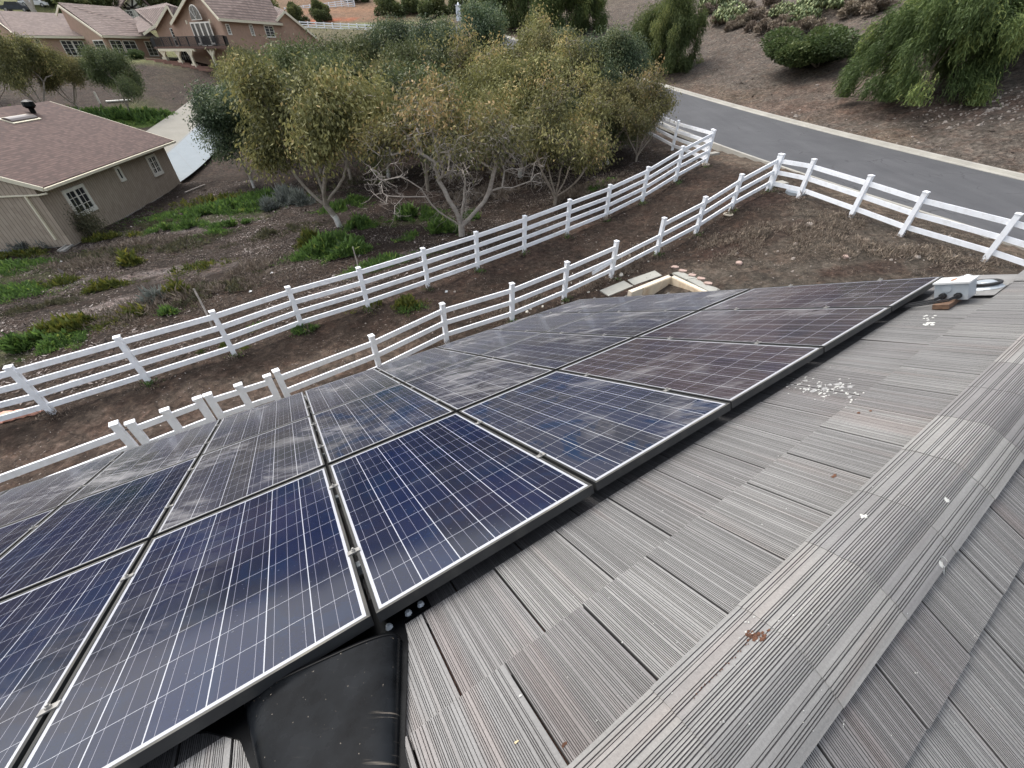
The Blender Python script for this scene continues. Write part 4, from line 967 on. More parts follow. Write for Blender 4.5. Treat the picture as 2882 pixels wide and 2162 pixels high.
# ------------------------------------------------------------------ solar panels
def glassmat(name, base, alt, dust, wiped=0.):
    m, nt, b = newmat(name); uv = N(nt, 'ShaderNodeUVMap').outputs[0]; tc = N(nt, 'ShaderNodeNewGeometry').outputs['Position']
    sx = N(nt, 'ShaderNodeSeparateXYZ'); nt.links.new(uv, sx.inputs[0])
    gw, gl_ = PWd-.024, PLn-.024; cell = .1563
    x = math_(nt, 'DIVIDE', math_(nt, 'SUBTRACT', math_(nt, 'MULTIPLY', sx.outputs[0], gw), (gw-6*cell)/2), cell)
    y = math_(nt, 'DIVIDE', math_(nt, 'SUBTRACT', math_(nt, 'MULTIPLY', sx.outputs[1], gl_), (gl_-10*cell)/2), cell)
    fx, fy = math_(nt, 'FRACT', x), math_(nt, 'FRACT', y)
    def near(v, c, h):   # 1 where |v-c|<h
        return math_(nt, 'LESS_THAN', math_(nt, 'ABSOLUTE', math_(nt, 'SUBTRACT', v, c)), h)
    gapx = math_(nt, 'GREATER_THAN', math_(nt, 'ABSOLUTE', math_(nt, 'SUBTRACT', fx, .5)), .4885)
    gapy = math_(nt, 'GREATER_THAN', math_(nt, 'ABSOLUTE', math_(nt, 'SUBTRACT', fy, .5)), .4940)
    bus = math_(nt, 'MAXIMUM', near(fx, .18, .0042), math_(nt, 'MAXIMUM', near(fx, .5, .0042), near(fx, .82, .0042)))
    outx = math_(nt, 'MAXIMUM', math_(nt, 'LESS_THAN', x, 0.), math_(nt, 'GREATER_THAN', x, 6.)); outy = math_(nt, 'MAXIMUM', math_(nt, 'LESS_THAN', y, 0.), math_(nt, 'GREATER_THAN', y, 10.))
    out = math_(nt, 'MAXIMUM', outx, outy); gap = math_(nt, 'MAXIMUM', out, math_(nt, 'MAXIMUM', gapx, gapy))
    wn = N(nt, 'ShaderNodeTexWhiteNoise', noise_dimensions='3D'); cx = N(nt, 'ShaderNodeCombineXYZ')
    nt.links.new(math_(nt, 'FLOOR', x), cx.inputs[0]); nt.links.new(math_(nt, 'FLOOR', math_(nt, 'MULTIPLY', y, .34)), cx.inputs[1])
    oi = N(nt, 'ShaderNodeObjectInfo').outputs['Random']; nt.links.new(math_(nt, 'MULTIPLY', oi, 77.), cx.inputs[2]); nt.links.new(cx.outputs[0], wn.inputs['Vector'])
    poly_ = N(nt, 'ShaderNodeTexVoronoi'); poly_.inputs['Scale'].default_value = 90; nt.links.new(tc, poly_.inputs['Vector'])
    sxx = N(nt, 'ShaderNodeSeparateXYZ'); nt.links.new(poly_.outputs['Color'], sxx.inputs[0])
    f = math_(nt, 'ADD', math_(nt, 'MULTIPLY', wn.outputs['Value'], .75), math_(nt, 'MULTIPLY', sxx.outputs[0], .25))
    cc = mixc(nt, f, base, alt)
    cc = mixc(nt, bus, cc, (.24, .24, .28)); cc = mixc(nt, gap, cc, (.40, .41, .44))
    wip = math_(nt, 'MULTIPLY', ramp(nt, noise(nt, tc, 2.6, 5, .6, 1.5), [(.53, (0,0,0)), (.60, (1,1,1))]), wiped)
    cc = mixc(nt, math_(nt, 'MULTIPLY', wip, math_(nt, 'SUBTRACT', 1., math_(nt, 'MAXIMUM', gap, bus))), cc, (.006, .022, .060))
    # dust film and dry run-off streaks, broad smears
    mp = N(nt, 'ShaderNodeMapping'); mp.inputs['Rotation'].default_value = (0, 0, -.35); mp.inputs['Scale'].default_value = (2.2, 8., 3); nt.links.new(tc, mp.inputs['Vector'])
    s1 = noise(nt, mp.outputs[0], .9, 7, .68, 1.2); s2 = noise(nt, tc, 1.1, 4, .55, .8)
    smear = math_(nt, 'MULTIPLY', ramp(nt, s1, [(.42, (0,0,0)), (.72, (1,1,1))]), ramp(nt, s2, [(.50, (.06,.06,.06)), (.64, (1,1,1))]))
    dv = noise(nt, tc, 260, 2, .5); speck = ramp(nt, noise(nt, tc, 75, 2, .4), [(.735, (0,0,0)), (.76, (1,1,1))])
    ed = math_(nt, 'ADD', math_(nt, 'MULTIPLY', smear, dust*1.5), dust*.16)
    ed = math_(nt, 'MINIMUM', math_(nt, 'ADD', ed, math_(nt, 'MULTIPLY', speck, .25)), .75)
    ed = math_(nt, 'MULTIPLY', ed, math_(nt, 'SUBTRACT', 1., math_(nt, 'MULTIPLY', wip, .9)))
    dd = N(nt, 'ShaderNodeBsdfDiffuse'); dd.inputs[0].default_value = (.28, .275, .275, 1)
    nt.links.new(cc, b.inputs['Base Color'])
    b.inputs['Roughness'].default_value = .13; b.inputs['IOR'].default_value = 1.40; b.inputs['Specular IOR Level'].default_value = .5
    nt.links.new(math_(nt, 'ADD', math_(nt, 'MULTIPLY', smear, .2), .10), b.inputs['Roughness'])
    mx = N(nt, 'ShaderNodeMixShader'); nt.links.new(ed, mx.inputs[0]); nt.links.new(b.outputs[0], mx.inputs[1]); nt.links.new(dd.outputs[0], mx.inputs[2])
    nt.links.new(mx.outputs[0], nt.nodes['Material Output'].inputs[0]); return m
G_navy = glassmat('solar_glass_navy', (.004, .010, .042), (.008, .010, .022), .05, .25)
G_smear = glassmat('solar_glass_smeared', (.006, .010, .034), (.012, .012, .018), .55)
G_wiped = glassmat('solar_glass_wiped', (.007, .014, .045), (.012, .014, .024), .42, .65)
G_brown = glassmat('solar_glass_violet', (.020, .015, .026), (.038, .027, .034), .34, .15)
M['lip'] = plain('dusty_frame_lip', (.06, .058, .05), .5, .3, 3, metal=.0, dirt=((.30, .275, .22), .55), dscale=1.7)
M['lipd'] = plain('black_frame_lip', (.018, .018, .017), .5, .3, 3, dirt=((.12, .11, .09), .4), dscale=2.5)
M['side'] = plain('frame_side', (.022, .023, .024), .5, .3, 3, dirt=((.07, .068, .06), .5), dscale=9)
def make_panel(gm, name='solar_panel'):
    t = thing(name, tuple(RO)); Z_ = RN_; L = lambda u, v, h: RO+RU*u+RW*v+Z_*h
    u0, u1, v0, v1 = .003, PWd, .0, PLn; l_ = .012
    mb = MB()
    O4 = [(u0, v0), (u1, v0), (u1, v1), (u0, v1)]; I4 = [(u0+l_, v0+l_), (u1-l_, v0+l_), (u1-l_, v1-l_), (u0+l_, v1-l_)]
    for k in range(4):
        a, b = O4[k], O4[(k+1) % 4]; c, d = I4[(k+1) % 4], I4[k]
        mb.poly([L(*a, 0), L(*b, 0), L(*c, 0), L(*d, 0)], 0 if k in (0, 2) else 2); mb.poly([L(*a, -.042), L(*b, -.042), L(*b, 0), L(*a, 0)], 1); mb.poly([L(*d, -.003), L(*c, -.003), L(*c, 0), L(*d, 0)], 1)
        mb.poly([L(*a, -.042), L(*d, -.042), L(*c, -.042), L(*b, -.042)], 1)
        # shadow-line groove in the frame side
    mb.poly([L(u0, v0, -.008), L(u1, v0, -.008), L(u1, v0, -.001), L(u0, v0, -.001)], 0) if False else None
    mb.build('frame', [M['lip'], M['side'], M['lipd']], t)
    mb = MB(); mb.poly([L(*p, -.003) for p in I4]); g = mb.build('glass', gm, t)
    uvl = g.data.uv_layers.new(name='UVMap')
    for i, uv_ in enumerate(((0, 0), (1, 0), (1, 1), (0, 1))): uvl.data[i].uv = uv_
    mb = MB(); mb.poly([L(*p, -.010) for p in I4[::-1]]); mb.build('backsheet', M['rubber'], t)
    for v in (.43, 1.22):
        mb = MB(); c = L(.994, v, .002); mb.box(c, (.026, .014, .003), (RU, RW, RN_)); mb.tube([c+Z_*.003, c+Z_*.011], .009, 6); mb.tube([c+Z_*.011, c+Z_*.018], .005, 6); mb.build('clamp', M['steel'], t)
    return t
protos = {'n': make_panel(G_navy), 's': make_panel(G_smear), 'b': make_panel(G_brown), 'w': make_panel(G_wiped)}
used = set()
kinds = {(0, 0): 'n', (-1, 0): 'n', (-2, 0): 'n', (1, 0): 'w', (2, 0): 'b', (3, 0): 'b', (4, 0): 'b', (0, 1): 'w', (1, 1): 's', (2, 1): 's', (3, 1): 's', (4, 1): 's', (-1, 1): 's', (-2, 1): 'n', (-3, 1): 'n'}
cols = {0: (-2, 5), 1: (-3, 5), 2: (-4, 5)}
rowname = ['row nearest the ridge', 'middle row', 'row nearest the eave']; ordn = ['first', 'second', 'third', 'fourth', 'fifth', 'sixth', 'seventh', 'eighth', 'ninth']
look = {'n': 'deep navy', 's': 'dust smeared blue', 'b': 'brownish violet', 'w': 'blue patched'}
jr = random.Random(2)
for j in range(3):
    for i in range(*cols[j]):
        k = kinds.get((i, j), 's')
        if k in used: o = copy_tree(protos[k])
        else: o = protos[k]; used.add(k)
        o.location = Vector(RO+RU*(i+.003)+RW*(rows_v[j]+jr.uniform(-.003, .003)))
        o['label'] = '%s solar panel, %s from the far end of the %s' % (look[k], ordn[4-i], rowname[j]); o['category'] = 'solar panel'; o['group'] = 'solar panels on the tiled roof'

# ------------------------------------------------------------------ junction box, block, cables, flashing
jb = rp(4.5, -.19, .06); jt = thing('junction_box', tuple(jb), label='grey metal junction box with white lid beside the far end of the panels', cat='electrical box')
bx = lambda u, w, h: rp(4.47+u, -.095-w*.92, .05+h*.95)
mb = MB(); mb.hexa([bx(0,0,0), bx(.17,0,0), bx(.17,.20,0), bx(0,.20,0), bx(0,0,.13), bx(.17,0,.13), bx(.17,.20,.13), bx(0,.20,.13)]); mb.build('case', M['galv'], jt)
mb = MB(); mb.hexa([bx(-.012,-.01,.131), bx(.18,-.01,.131), bx(.18,.21,.131), bx(-.012,.21,.131), bx(-.012,-.01,.145), bx(.18,-.01,.145), bx(.18,.21,.145), bx(-.012,.21,.145)]); mb.build('lid', M['lens'], jt)
mb = MB(); c = bx(.06, .09, .147); mb.poly([c+RU*a+RW*b for a, b in ((-.03,.0),(.0,.012),(.05,.008),(.075,-.006),(.03,-.012),(.0,-.006))]); mb.build('rust_streak', M['rust'], jt)
mb = MB(); c = bx(-.001, .075, .092); mb.tube([c, c-RU*.005], .027, 20); mb.build('knockout', M['galv'], jt)
for w_ in (.055, .145):
    mb = MB(); c = bx(-.001, w_, .035); mb.tube([c, c-RU*.014], .024, 8); mb.tube([c-RU*.014, c-RU*.034], .017, 10); g = mb.build('cable_gland', M['rubber'], jt)
    for dz in (-.006, .006):
        mb = MB(); s0 = c-RU*.03+RN_*dz; mb.tube([s0, s0-RU*.05+RW*.03-RN_*.012, s0-RU*.11+RW*.12-RN_*.02, s0-RU*.17+RW*.24-RN_*.025, s0-RU*.25+RW*.40-RN_*.03], .0055, 6); mb.build('cable', M['cable'], jt)
wb = rp(4.45, -.2, .04); wt = thing('wood_block', tuple(wb), label='short weathered timber block under the junction box', cat='wood block')
mb = MB(); P_ = lambda u, w, h: rp(4.30+u, -.135-w, .022+h); mb.hexa([P_(0,0,0), P_(.34,0,0), P_(.34,.09,0), P_(0,.09,0), P_(0,0,.034), P_(.34,0,.034), P_(.34,.09,.034), P_(0,.09,.034)]); mb.build('block', M['wood'], wt)
fl = rp(4.95, -.25, .03); ft = thing('pipe_flashing', tuple(fl), label='white pipe flashing with a black rubber collar behind the junction box', cat='pipe flashing')
mb = MB(); P_ = lambda u, w, h: rp(4.66+u, -.17-w, .03+h); mb.hexa([P_(0,-.05,0), P_(.42,-.05,0), P_(.42,.2,0), P_(0,.2,0), P_(0,-.05,.002), P_(.42,-.05,.002), P_(.42,.2,.002), P_(0,.2,.002)]); mb.build('plate', M['steel'], ft)
cc0 = rp(4.92, -.26, .035); mb = MB(); mb.tube([cc0, cc0+RN_*.03, cc0+RN_*.05], [.11, .08, .05], 18); mb.build('cone', M['galv'], ft)
mb = MB(); mb.tube([cc0+RN_*.035+RU*.085*math.cos(t)+RW*.085*math.sin(t) for t in np.linspace(0, 2*math.pi, 20)], .014, 6); mb.build('collar', M['rubber'], ft)
mb = MB(); s0 = bx(.17, .10, .05); mb.tube([s0, s0+RU*.05, s0+RU*.11+RN_*.035, s0+RU*.17+RN_*.05, s0+RU*.235+RN_*.03, s0+RU*.26-RN_*.02], [.02,.02,.024,.024,.022,.022], 10); mb.build('conduit', M['lens'], ft, smooth=True)

# ------------------------------------------------------------------ sunken plaster basin, pavers, flagstones
pc = gp(1892, 782); 
bs = thing('plaster_basin', tuple(pc), label='cream plaster basin corner with rust stains, showing above the far edge of the panels', cat='basin')
zt = pc[2]+.22; zfl = pc[2]-.5
def Zt(px, py, z=None): return onZ(px, py, zt if z is None else z)
ap, la, ra_ = Zt(1888, 771), Zt(1768, 818), Zt(2010, 828); la2 = la+(la-ap)*.25; ra2 = ra_+(ra_-ap)*.8
def wallseg(a, b, th_, mat, name, inner):
    d = (b-a)/np.linalg.norm(b-a); n_ = np.array([-d[1], d[0], 0]); n_ = n_ if n_@inner > 0 else -n_
    mb = MB(); mb.hexa([vert(a, zfl), vert(b, zfl), vert(b+n_*th_, zfl), vert(a+n_*th_, zfl), a, b, b+n_*th_, a+n_*th_]); mb.build(name, M[mat], bs)
inn = np.array([-ap[0], -ap[1], 0])*1.0
inn = (la+ra_)/2-ap
wallseg(ap, la, .16, 'plaster', 'coping', inn); wallseg(ap+(ra2-ap)*.0, ra2, .16, 'plaster', 'coping', inn)
inside = ap+inn*.12; 
mb = MB(); dl = (la-ap)/np.linalg.norm(la-ap); dr_ = (ra2-ap)/np.linalg.norm(ra2-ap)
o_in = ap+(dl+dr_)*.135
mb.prism([vert(o_in, zfl+.02), vert(o_in+dl*1.5, zfl+.02), vert(o_in+dl*1.5, zt-.02), vert(o_in, zt-.02)], (dr_*.05)); mb.prism([vert(o_in, zfl+.02), vert(o_in+dr_*2.2, zfl+.02), vert(o_in+dr_*2.2, zt-.02), vert(o_in, zt-.02)], dl*.05)
mb.build('inner_face', M['iplaster'], bs)
pv = thing('paving_slabs', tuple(gp(1830,790)), label='grey concrete slabs laid around the outside of the plaster basin', cat='paving')
for (a, b, wd) in (((1700,828),(1768,800),.5),((1775,798),(1852,772),.45),((1905,768),(1945,788),.42),((1947,789),(2012,822),.42)):
    A_, B_ = gp(*a), gp(*b); mb = MB(); mb.beam(A_+up(.015), B_+up(.015), wd, .05); mb.build('slab', M['paver'], pv)
rsf = random.Random(9)
for k, (px, py) in enumerate(((1900,753),(1921,764),(1948,776),(1971,787),(1992,801))):
    c = gp(px, py); mb = MB(); P = [c+np.array([math.cos(t)*rsf.uniform(.12, .17), math.sin(t)*rsf.uniform(.09, .13), .0]) for t in np.linspace(0, 2*math.pi, 8)[:-1]]
    mb.prism(P, (0, 0, .045)); tag(mb.build('flagstone', M['flag'], loc=c), 'pinkish flagstone beside the basin, %s from the upper left' % ordn[k], 'flagstone', 'pink flagstones beside the basin')

# ------------------------------------------------------------------ trees
LM = {}
LM['olive'] = leafmat('avocado_leaf_olive', [(0, (0.0724, 0.0751, 0.0312)), (0.35, (0.1496, 0.1455, 0.0551)), (0.65, (0.2172, 0.2064, 0.0801)), (0.9, (0.3186, 0.2814, 0.1068)), (1, (0.3862, 0.2814, 0.1246))], .7)
LM['green'] = leafmat('avocado_leaf_dark', [(0, (0.036, 0.0558, 0.0315)), (0.5, (0.0765, 0.1125, 0.0585)), (0.85, (0.135, 0.171, 0.081)), (1, (0.198, 0.216, 0.099))], .6)
LM['mid'] = leafmat('avocado_leaf_mid', [(0, (0.0548, 0.0716, 0.0317)), (0.5, (0.1143, 0.1384, 0.0562)), (0.85, (0.1829, 0.2053, 0.0771)), (1, (0.2559, 0.2481, 0.0997))], .65)
LM['pepper'] = leafmat('pepper_leaf', [(0, (0.0451, 0.0688, 0.0208)), (0.5, (0.0949, 0.1333, 0.0426)), (0.85, (0.1716, 0.2151, 0.0662)), (1, (0.2529, 0.2753, 0.0852))], .65, .3)
LM['bush'] = leafmat('shrub_leaf', [(0, (0.039, 0.065, 0.0234)), (0.5, (0.0845, 0.13, 0.0455)), (1, (0.169, 0.208, 0.078))], .6)
LM['dull'] = leafmat('dull_leaf', [(0, (.05,.05,.03)), (.5, (.10,.10,.055)), (1, (.17,.15,.08))], .7)
LM['grass'] = leafmat('weed_leaf', [(0, (0.045, 0.0788, 0.0225)), (0.5, (0.1013, 0.1744, 0.045)), (0.85, (0.1688, 0.27, 0.0563)), (1, (0.2925, 0.3375, 0.0788))], .65, .3)
LM['ygrass'] = leafmat('yellow_weed_leaf', [(0, (0.051, 0.0714, 0.0204)), (0.5, (0.1224, 0.153, 0.0306)), (1, (0.306, 0.2856, 0.051))], .6)
LM['grey'] = leafmat('grey_sage_leaf', [(0, (0.075, 0.0813, 0.0688)), (0.5, (0.15, 0.1688, 0.15)), (1, (0.25, 0.2625, 0.25))], .7)
LM['litter'] = leafmat('dry_litter', [(0, (0.026, 0.0186, 0.0149)), (0.4, (0.0744, 0.0558, 0.0446)), (0.7, (0.1637, 0.1339, 0.1153)), (1, (0.3422, 0.305, 0.2827))], .9, 0)
LM['cactus'] = leafmat('cactus_pad', [(0, (.09,.13,.06)), (.5, (.19,.24,.11)), (1, (.32,.35,.17))], .6, 0)
LM['dryb'] = leafmat('dry_brush', [(0, (0.1276, 0.1013, 0.0753)), (0.5, (0.241, 0.1958, 0.1519)), (1, (0.3827, 0.324, 0.243))], .9, 0)

def leaves(cen, dirs, L, Wd, rs):
    """kite quads: cen (n,3) base, dirs (n,3) unit direction"""
    n = len(cen); r = rs.normal(size=(n, 3)); s = np.cross(dirs, r); s /= np.linalg.norm(s, axis=1, keepdims=True)+1e-9
    L = L[:, None]; Wd = Wd[:, None]; up_ = np.cross(s, dirs)
    return np.stack([cen, cen+dirs*L*.45+s*Wd, cen+dirs*L-up_*L*.12, cen+dirs*L*.45-s*Wd], 1)
def skeleton(seed, H, Rx, crown_lo, fork, K, lobes=9, lean=(0, 0), asym=0):
    rs = np.random.RandomState(seed); cz = (H+crown_lo)/2; rzz = (H-crown_lo)/2
    lob = []
    for k in range(lobes+6):
        a = 2*math.pi*(k*.382+rs.rand()*.25)/1.; rr_ = Rx*rs.uniform(.12, .95); r_ = rs.uniform(.17, .34)*Rx
        top = H-r_*.8-(rr_/Rx)**2*(H-crown_lo)*rs.uniform(.12, .5); z_ = rs.uniform(crown_lo+(top-crown_lo)*.35, top)
        lob.append((math.cos(a)*rr_, math.sin(a)*rr_, z_, r_, r_*rs.uniform(.75, 1.35)))
    cl = []
    while len(cl) < K:
        l = lob[rs.randint(len(lob))]; v = rs.normal(size=3); v /= np.linalg.norm(v); q_ = rs.rand()**.45
        p = np.array([l[0]+v[0]*q_*l[3], l[1]+v[1]*q_*l[3], l[2]+v[2]*q_*l[4]])
        if p[2] > crown_lo*.8: cl.append(p)
    cl = np.array(cl); fk = np.array([lean[0], lean[1], fork])
    nodes = [np.array([0, 0, -.3]), np.array([lean[0]*.3, lean[1]*.3, fork*.45]), fk]; par = [-1, 0, 1]; plen = [0, .0, 0.]
    nl_ = 4 if fork > .9 else 6; a0 = rs.rand()*6.28
    for k in range(nl_):
        az_ = a0+2*math.pi*(k+rs.uniform(-.25, .25))/nl_; tilt = rs.uniform(.38, .80); Ls_ = (H-fork)*rs.uniform(.36, .52); last = 2; d_ = np.array([math.cos(az_)*math.sin(tilt), math.sin(az_)*math.sin(tilt), math.cos(tilt)])
        for st_ in range(6):
            d_ = d_+rs.normal(size=3)*.13+np.array([0, 0, .035]); d_ /= np.linalg.norm(d_); nodes.append(nodes[last]+d_*Ls_/6); par.append(last); plen.append(plen[last]+Ls_/6*.6); last = len(nodes)-1
    for p in cl[np.argsort(np.linalg.norm(cl-fk, axis=1))]:
        A_ = np.array(nodes[2:]); d = np.linalg.norm(A_-p, axis=1); cost = d+.32*np.array(plen[2:])
        cost += np.where(A_[:, 2] > p[2]+.3, 1.2, 0)
        j = int(np.argmin(cost))+2; a = nodes[j]; dist = np.linalg.norm(p-a); n_ = max(1, int(dist/.55)); last = j
        perp = rs.normal(size=3)*.10*dist
        for k in range(1, n_+1):
            t_ = k/n_; q_ = a+(p-a)*t_+perp*math.sin(math.pi*t_)+np.array([0, 0, .14*dist*math.sin(math.pi*t_)])+(rs.normal(size=3)*.05 if k < n_ else 0)
            nodes.append(q_); par.append(last); plen.append(plen[last]+dist/n_); last = len(nodes)-1
    n = len(nodes); w_ = np.zeros(n); ch = [[] for _ in range(n)]
    for i in range(n): 
        if par[i] >= 0: ch[par[i]].append(i)
    rad = np.zeros(n)
    for i in range(n-1, -1, -1):
        rad[i] = (sum(rad[c]**2.25 for c in ch[i]) if ch[i] else .011**2.25)**(1/2.25)
    return np.array(nodes), par, ch, rad, cl, rs, np.array(lob)
def branch_mesh(nodes, par, ch, rad, scale_r=1.0, n=6):
    mb = MB(); started = set()
    def chain(i, first):
        P = [nodes[par[i]]] if par[i] >= 0 else []; rr_ = [min(rad[par[i]], rad[i]*1.25)*scale_r] if par[i] >= 0 else []
        while True:
            P.append(nodes[i]); rr_.append(rad[i]*scale_r)
            if not ch[i]: break
            big = max(ch[i], key=lambda c: rad[c]); 
            for c in ch[i]:
                if c != big: stack.append(c)
            i = big
        if rr_[0] < .01*scale_r*1.6 and len(P) < 3: mb.tube(P, rr_, 4, cap=False)
        else: mb.tube(P, rr_, n if rr_[0] > .03 else 4, cap=False)
    stack = [0]
    while stack: chain(stack.pop(), False)
    return mb
def make_tree(seed, H, Rx, lo, fork, K, npc, leafL, mat, label=None, name='avocado_tree', lobes=9, bare=None, droop=.8, bark='bark', spread=.33, lean=(0, 0), tintbias=0., rscale=1.0, twigs=0, narrow=.2):
    nodes, par, ch, rad, cl, rs, lob = skeleton(seed, H, Rx, lo, fork, K, lobes, lean)
    t = thing(name, (0, 0, 0)); mb = branch_mesh(nodes, par, ch, rad, rscale)
    if twigs:
        for k in range(twigs):
            b = nodes[rs.randint(3, len(nodes))]; d = rs.normal(size=3); d[2] -= .2; d /= np.linalg.norm(d); P = [b]
            for s_ in range(4): d = d+rs.normal(size=3)*.45; d /= np.linalg.norm(d); P.append(P[-1]+d*.2)
            mb.tube(P, [.009, .007, .006, .005, .004], 3, cap=False)
    mb.build('trunk', M[bark], t, smooth=True)
    c = cl if bare is None else np.array([p for p in cl if not bare(p)])
    n = len(c)*npc; base = np.repeat(c, npc, 0); o = rs.normal(size=(n, 3))*spread*np.array([1, 1, 1.25]); cen = base+o
    cz = np.array([0, 0, (H+lo)/2]); out = cen-cz; out /= np.linalg.norm(out, axis=1, keepdims=True)
    d = out*.4+rs.normal(size=(n, 3))*.5; d[:, 2] -= droop*1.25; d /= np.linalg.norm(d, axis=1, keepdims=True)
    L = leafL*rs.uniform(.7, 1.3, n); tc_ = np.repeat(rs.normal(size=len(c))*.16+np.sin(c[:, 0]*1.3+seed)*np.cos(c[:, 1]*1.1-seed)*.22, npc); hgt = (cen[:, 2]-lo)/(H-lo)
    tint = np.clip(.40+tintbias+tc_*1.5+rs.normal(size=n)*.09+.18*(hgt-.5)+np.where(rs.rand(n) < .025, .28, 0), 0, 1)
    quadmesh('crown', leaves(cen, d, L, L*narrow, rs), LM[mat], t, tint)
    return t
def put(t, x, y, rot, s, label, cat='tree', group=None, sink=.05):
    t.location = (x, y, Gz(x, y)-sink); t.rotation_euler = (0, 0, rot); t.scale = (s, s, s) if not hasattr(s, '__len__') else s
    t['label'] = label; t['category'] = cat
    if group: t['group'] = group
    return t
GRP = 'avocado trees of the orchard between the fence and the driveway'
pa_ = make_tree(21, 8.1, 3.6, 2.7, 1.25, 260, 120, .185, 'olive', lean=(-.45, .2), bark='barkw', rscale=1.6, lobes=10)
pb_ = make_tree(33, 7.6, 3.5, 1.4, 1.2, 280, 140, .175, 'mid', lobes=11, rscale=1.3)
pc_ = make_tree(45, 8.2, 3.2, 1.4, 1.2, 290, 170, .165, 'green', lobes=10, bark='barkw', rscale=1.2, tintbias=.05)
pd_ = make_tree(57, 8.0, 3.9, 1.8, .7, 330, 88, .19, 'olive', lobes=13, rscale=1.55, twigs=1500, tintbias=.12, bare=lambda p: p[2] < 5.0 or (p[1] < -.4 and p[2] < 6.2 and (p[0]*7.3+p[2]*3.1) % 1 < .55), bark='twig')
pe_ = make_tree(69, 7.5, 3.5, 1.4, .6, 250, 84, .19, 'olive', lobes=10, rscale=1.3, twigs=700, tintbias=.05, bare=lambda p: p[2] < 3.0 or (p[0]*5.7+p[2]*3.3) % 1 < .18)
protot = {'a': pa_, 'b': pb_, 'c': pc_, 'd': pd_, 'e': pe_}; usedt = set()
HP = {'a': 8.1, 'b': 7.6, 'c': 8.2, 'd': 8.0, 'e': 7.5}
def tree(kind, px, py, Y_, top, rot, label, wd=1.0):
    """base pixel (py given) or distance Y_; the crown reaches up to picture row `top`"""
    if py: g_ = gp(px, py); x, y = g_[0], g_[1]
    else: r = onY(px, 250, Y_); x, y = r[0], r[1]
    z0 = Gz(x, y); s_ = (onY(px, top, y)[2]-z0)/HP[kind]; s_ = max(.45, min(1.35, s_))
    o = protot[kind] if kind not in usedt else copy_tree(protot[kind]); usedt.add(kind); w_ = s_**.6*wd*1.13
    put(o, x, y, rot, (w_, w_, s_), label, group=GRP); return o
tree('a', 960, 640, 0, 135, .3, 'olive-yellow avocado tree with whitewashed trunk, at the front left of the grove')
tree('d', 1300, 663, 0, 200, .2, 'avocado tree with a tangle of bare dead branches behind the four-rail fence')
tree('e', 1562, 578, 0, 215, 1.2, 'thin avocado tree with a V-shaped base, right of the bare-branched one', .9)
tree('c', 716, 531, 0, 240, 5.2, 'dark green avocado tree with short white trunk beside the driveway', 1.08)
tree('e', 1790, 455, 0, 185, 3.5, 'small scraggly avocado tree inside the fence corner by the road', .72)
tree('a', 1462, 500, 0, 130, 2.4, 'olive avocado tree in the second row behind the bare-branched tree')
tree('b', 1170, 0, 36, 110, .9, 'avocado tree deep in the grove, right of the front left tree')
tree('b', 840, 0, 37, 108, 2.2, 'broad mid-green avocado tree behind the dark green one by the driveway')
tree('a', 745, 0, 43, 125, 4.1, 'olive avocado tree at the upper left edge of the grove', .85)
tree('b', 1000, 0, 43, 92, 3.3, 'mid-green avocado tree below the far white fence')
tree('c', 1130, 0, 45, 60, .5, 'dark green avocado tree in the back row, left of the tallest one')
tree('e', 1290, 0, 38, 85, 4.4, 'yellowing avocado tree in the middle of the grove')
tree('c', 1360, 0, 45, 12, 1.7, 'tall dark green avocado tree at the back of the grove', 1.0)
tree('e', 1490, 0, 42, 35, 5.6, 'golden-leaved avocado tree on the right of the back row')
tree('c', 1715, 0, 32.5, 88, 2.9, 'dark glossy avocado tree right of the golden ones by the roadside fence', .9)
tree('d', 1610, 0, 33, 95, 2.0, 'brownish avocado tree between the golden trees and the glossy dark one', .9)
tree('b', 715, 0, 52, 128, 1.0, 'small green avocado tree beside the far end of the driveway', .7)
tree('b', 1170, 0, 29, 165, 5.2, 'mid-green avocado tree right behind the front pair')
tree('a', 1560, 0, 37, 75, 1.1, 'olive avocado tree at the right of the third row', .9)
tree('b', 930, 0, 33, 140, 1.9, 'mid-green avocado tree filling the gap behind the front left tree')
tree('a', 1050, 0, 33.5, 150, 2.6, 'olive avocado tree in the third row, left of the middle')
tree('e', 1400, 0, 33, 130, 3.1, 'thin golden avocado tree in the third row behind the bare-branched one')
tree('c', 1240, 0, 42, 60, 5.1, 'dark green avocado tree in the back row, just left of the tallest one')
tree('c', 1570, 0, 45, 85, 3.7, 'dark green avocado tree in the back row, right of the golden one')
tree('a', 1740, 0, 28.5, 215, .8, 'olive avocado tree in front of the dark glossy one near the road fence', .8)
tree('b', 1650, 0, 29.5, 260, 5.0, 'low spreading avocado tree left of the fence corner', 1.2)
# small orchard on the left bank
GL_ = 'small avocado trees on the bank below the peach house'
for k, (px, py, s_, rot, lab) in enumerate(((372,327,.62,.5,'round-crowned small avocado tree in the patch of bright grass beside the driveway'), (150,335,.66,2.1,'small avocado tree on the bank directly above the cottage roof vent'), (20,330,.66,4.0,'small avocado tree on the bank at the left edge of the photo'), (235,318,.5,1.2,'smallest avocado tree of the bank, between the two rounder ones'), (-60,300,.7,3.0,'avocado tree on the bank cut by the left photo edge'))):
    g_ = ground(px, py); o = copy_tree(protot['b'] if k % 2 == 0 else protot['a']); put(o, g_[0], g_[1], rot, s_*1.35, lab, group=GL_)

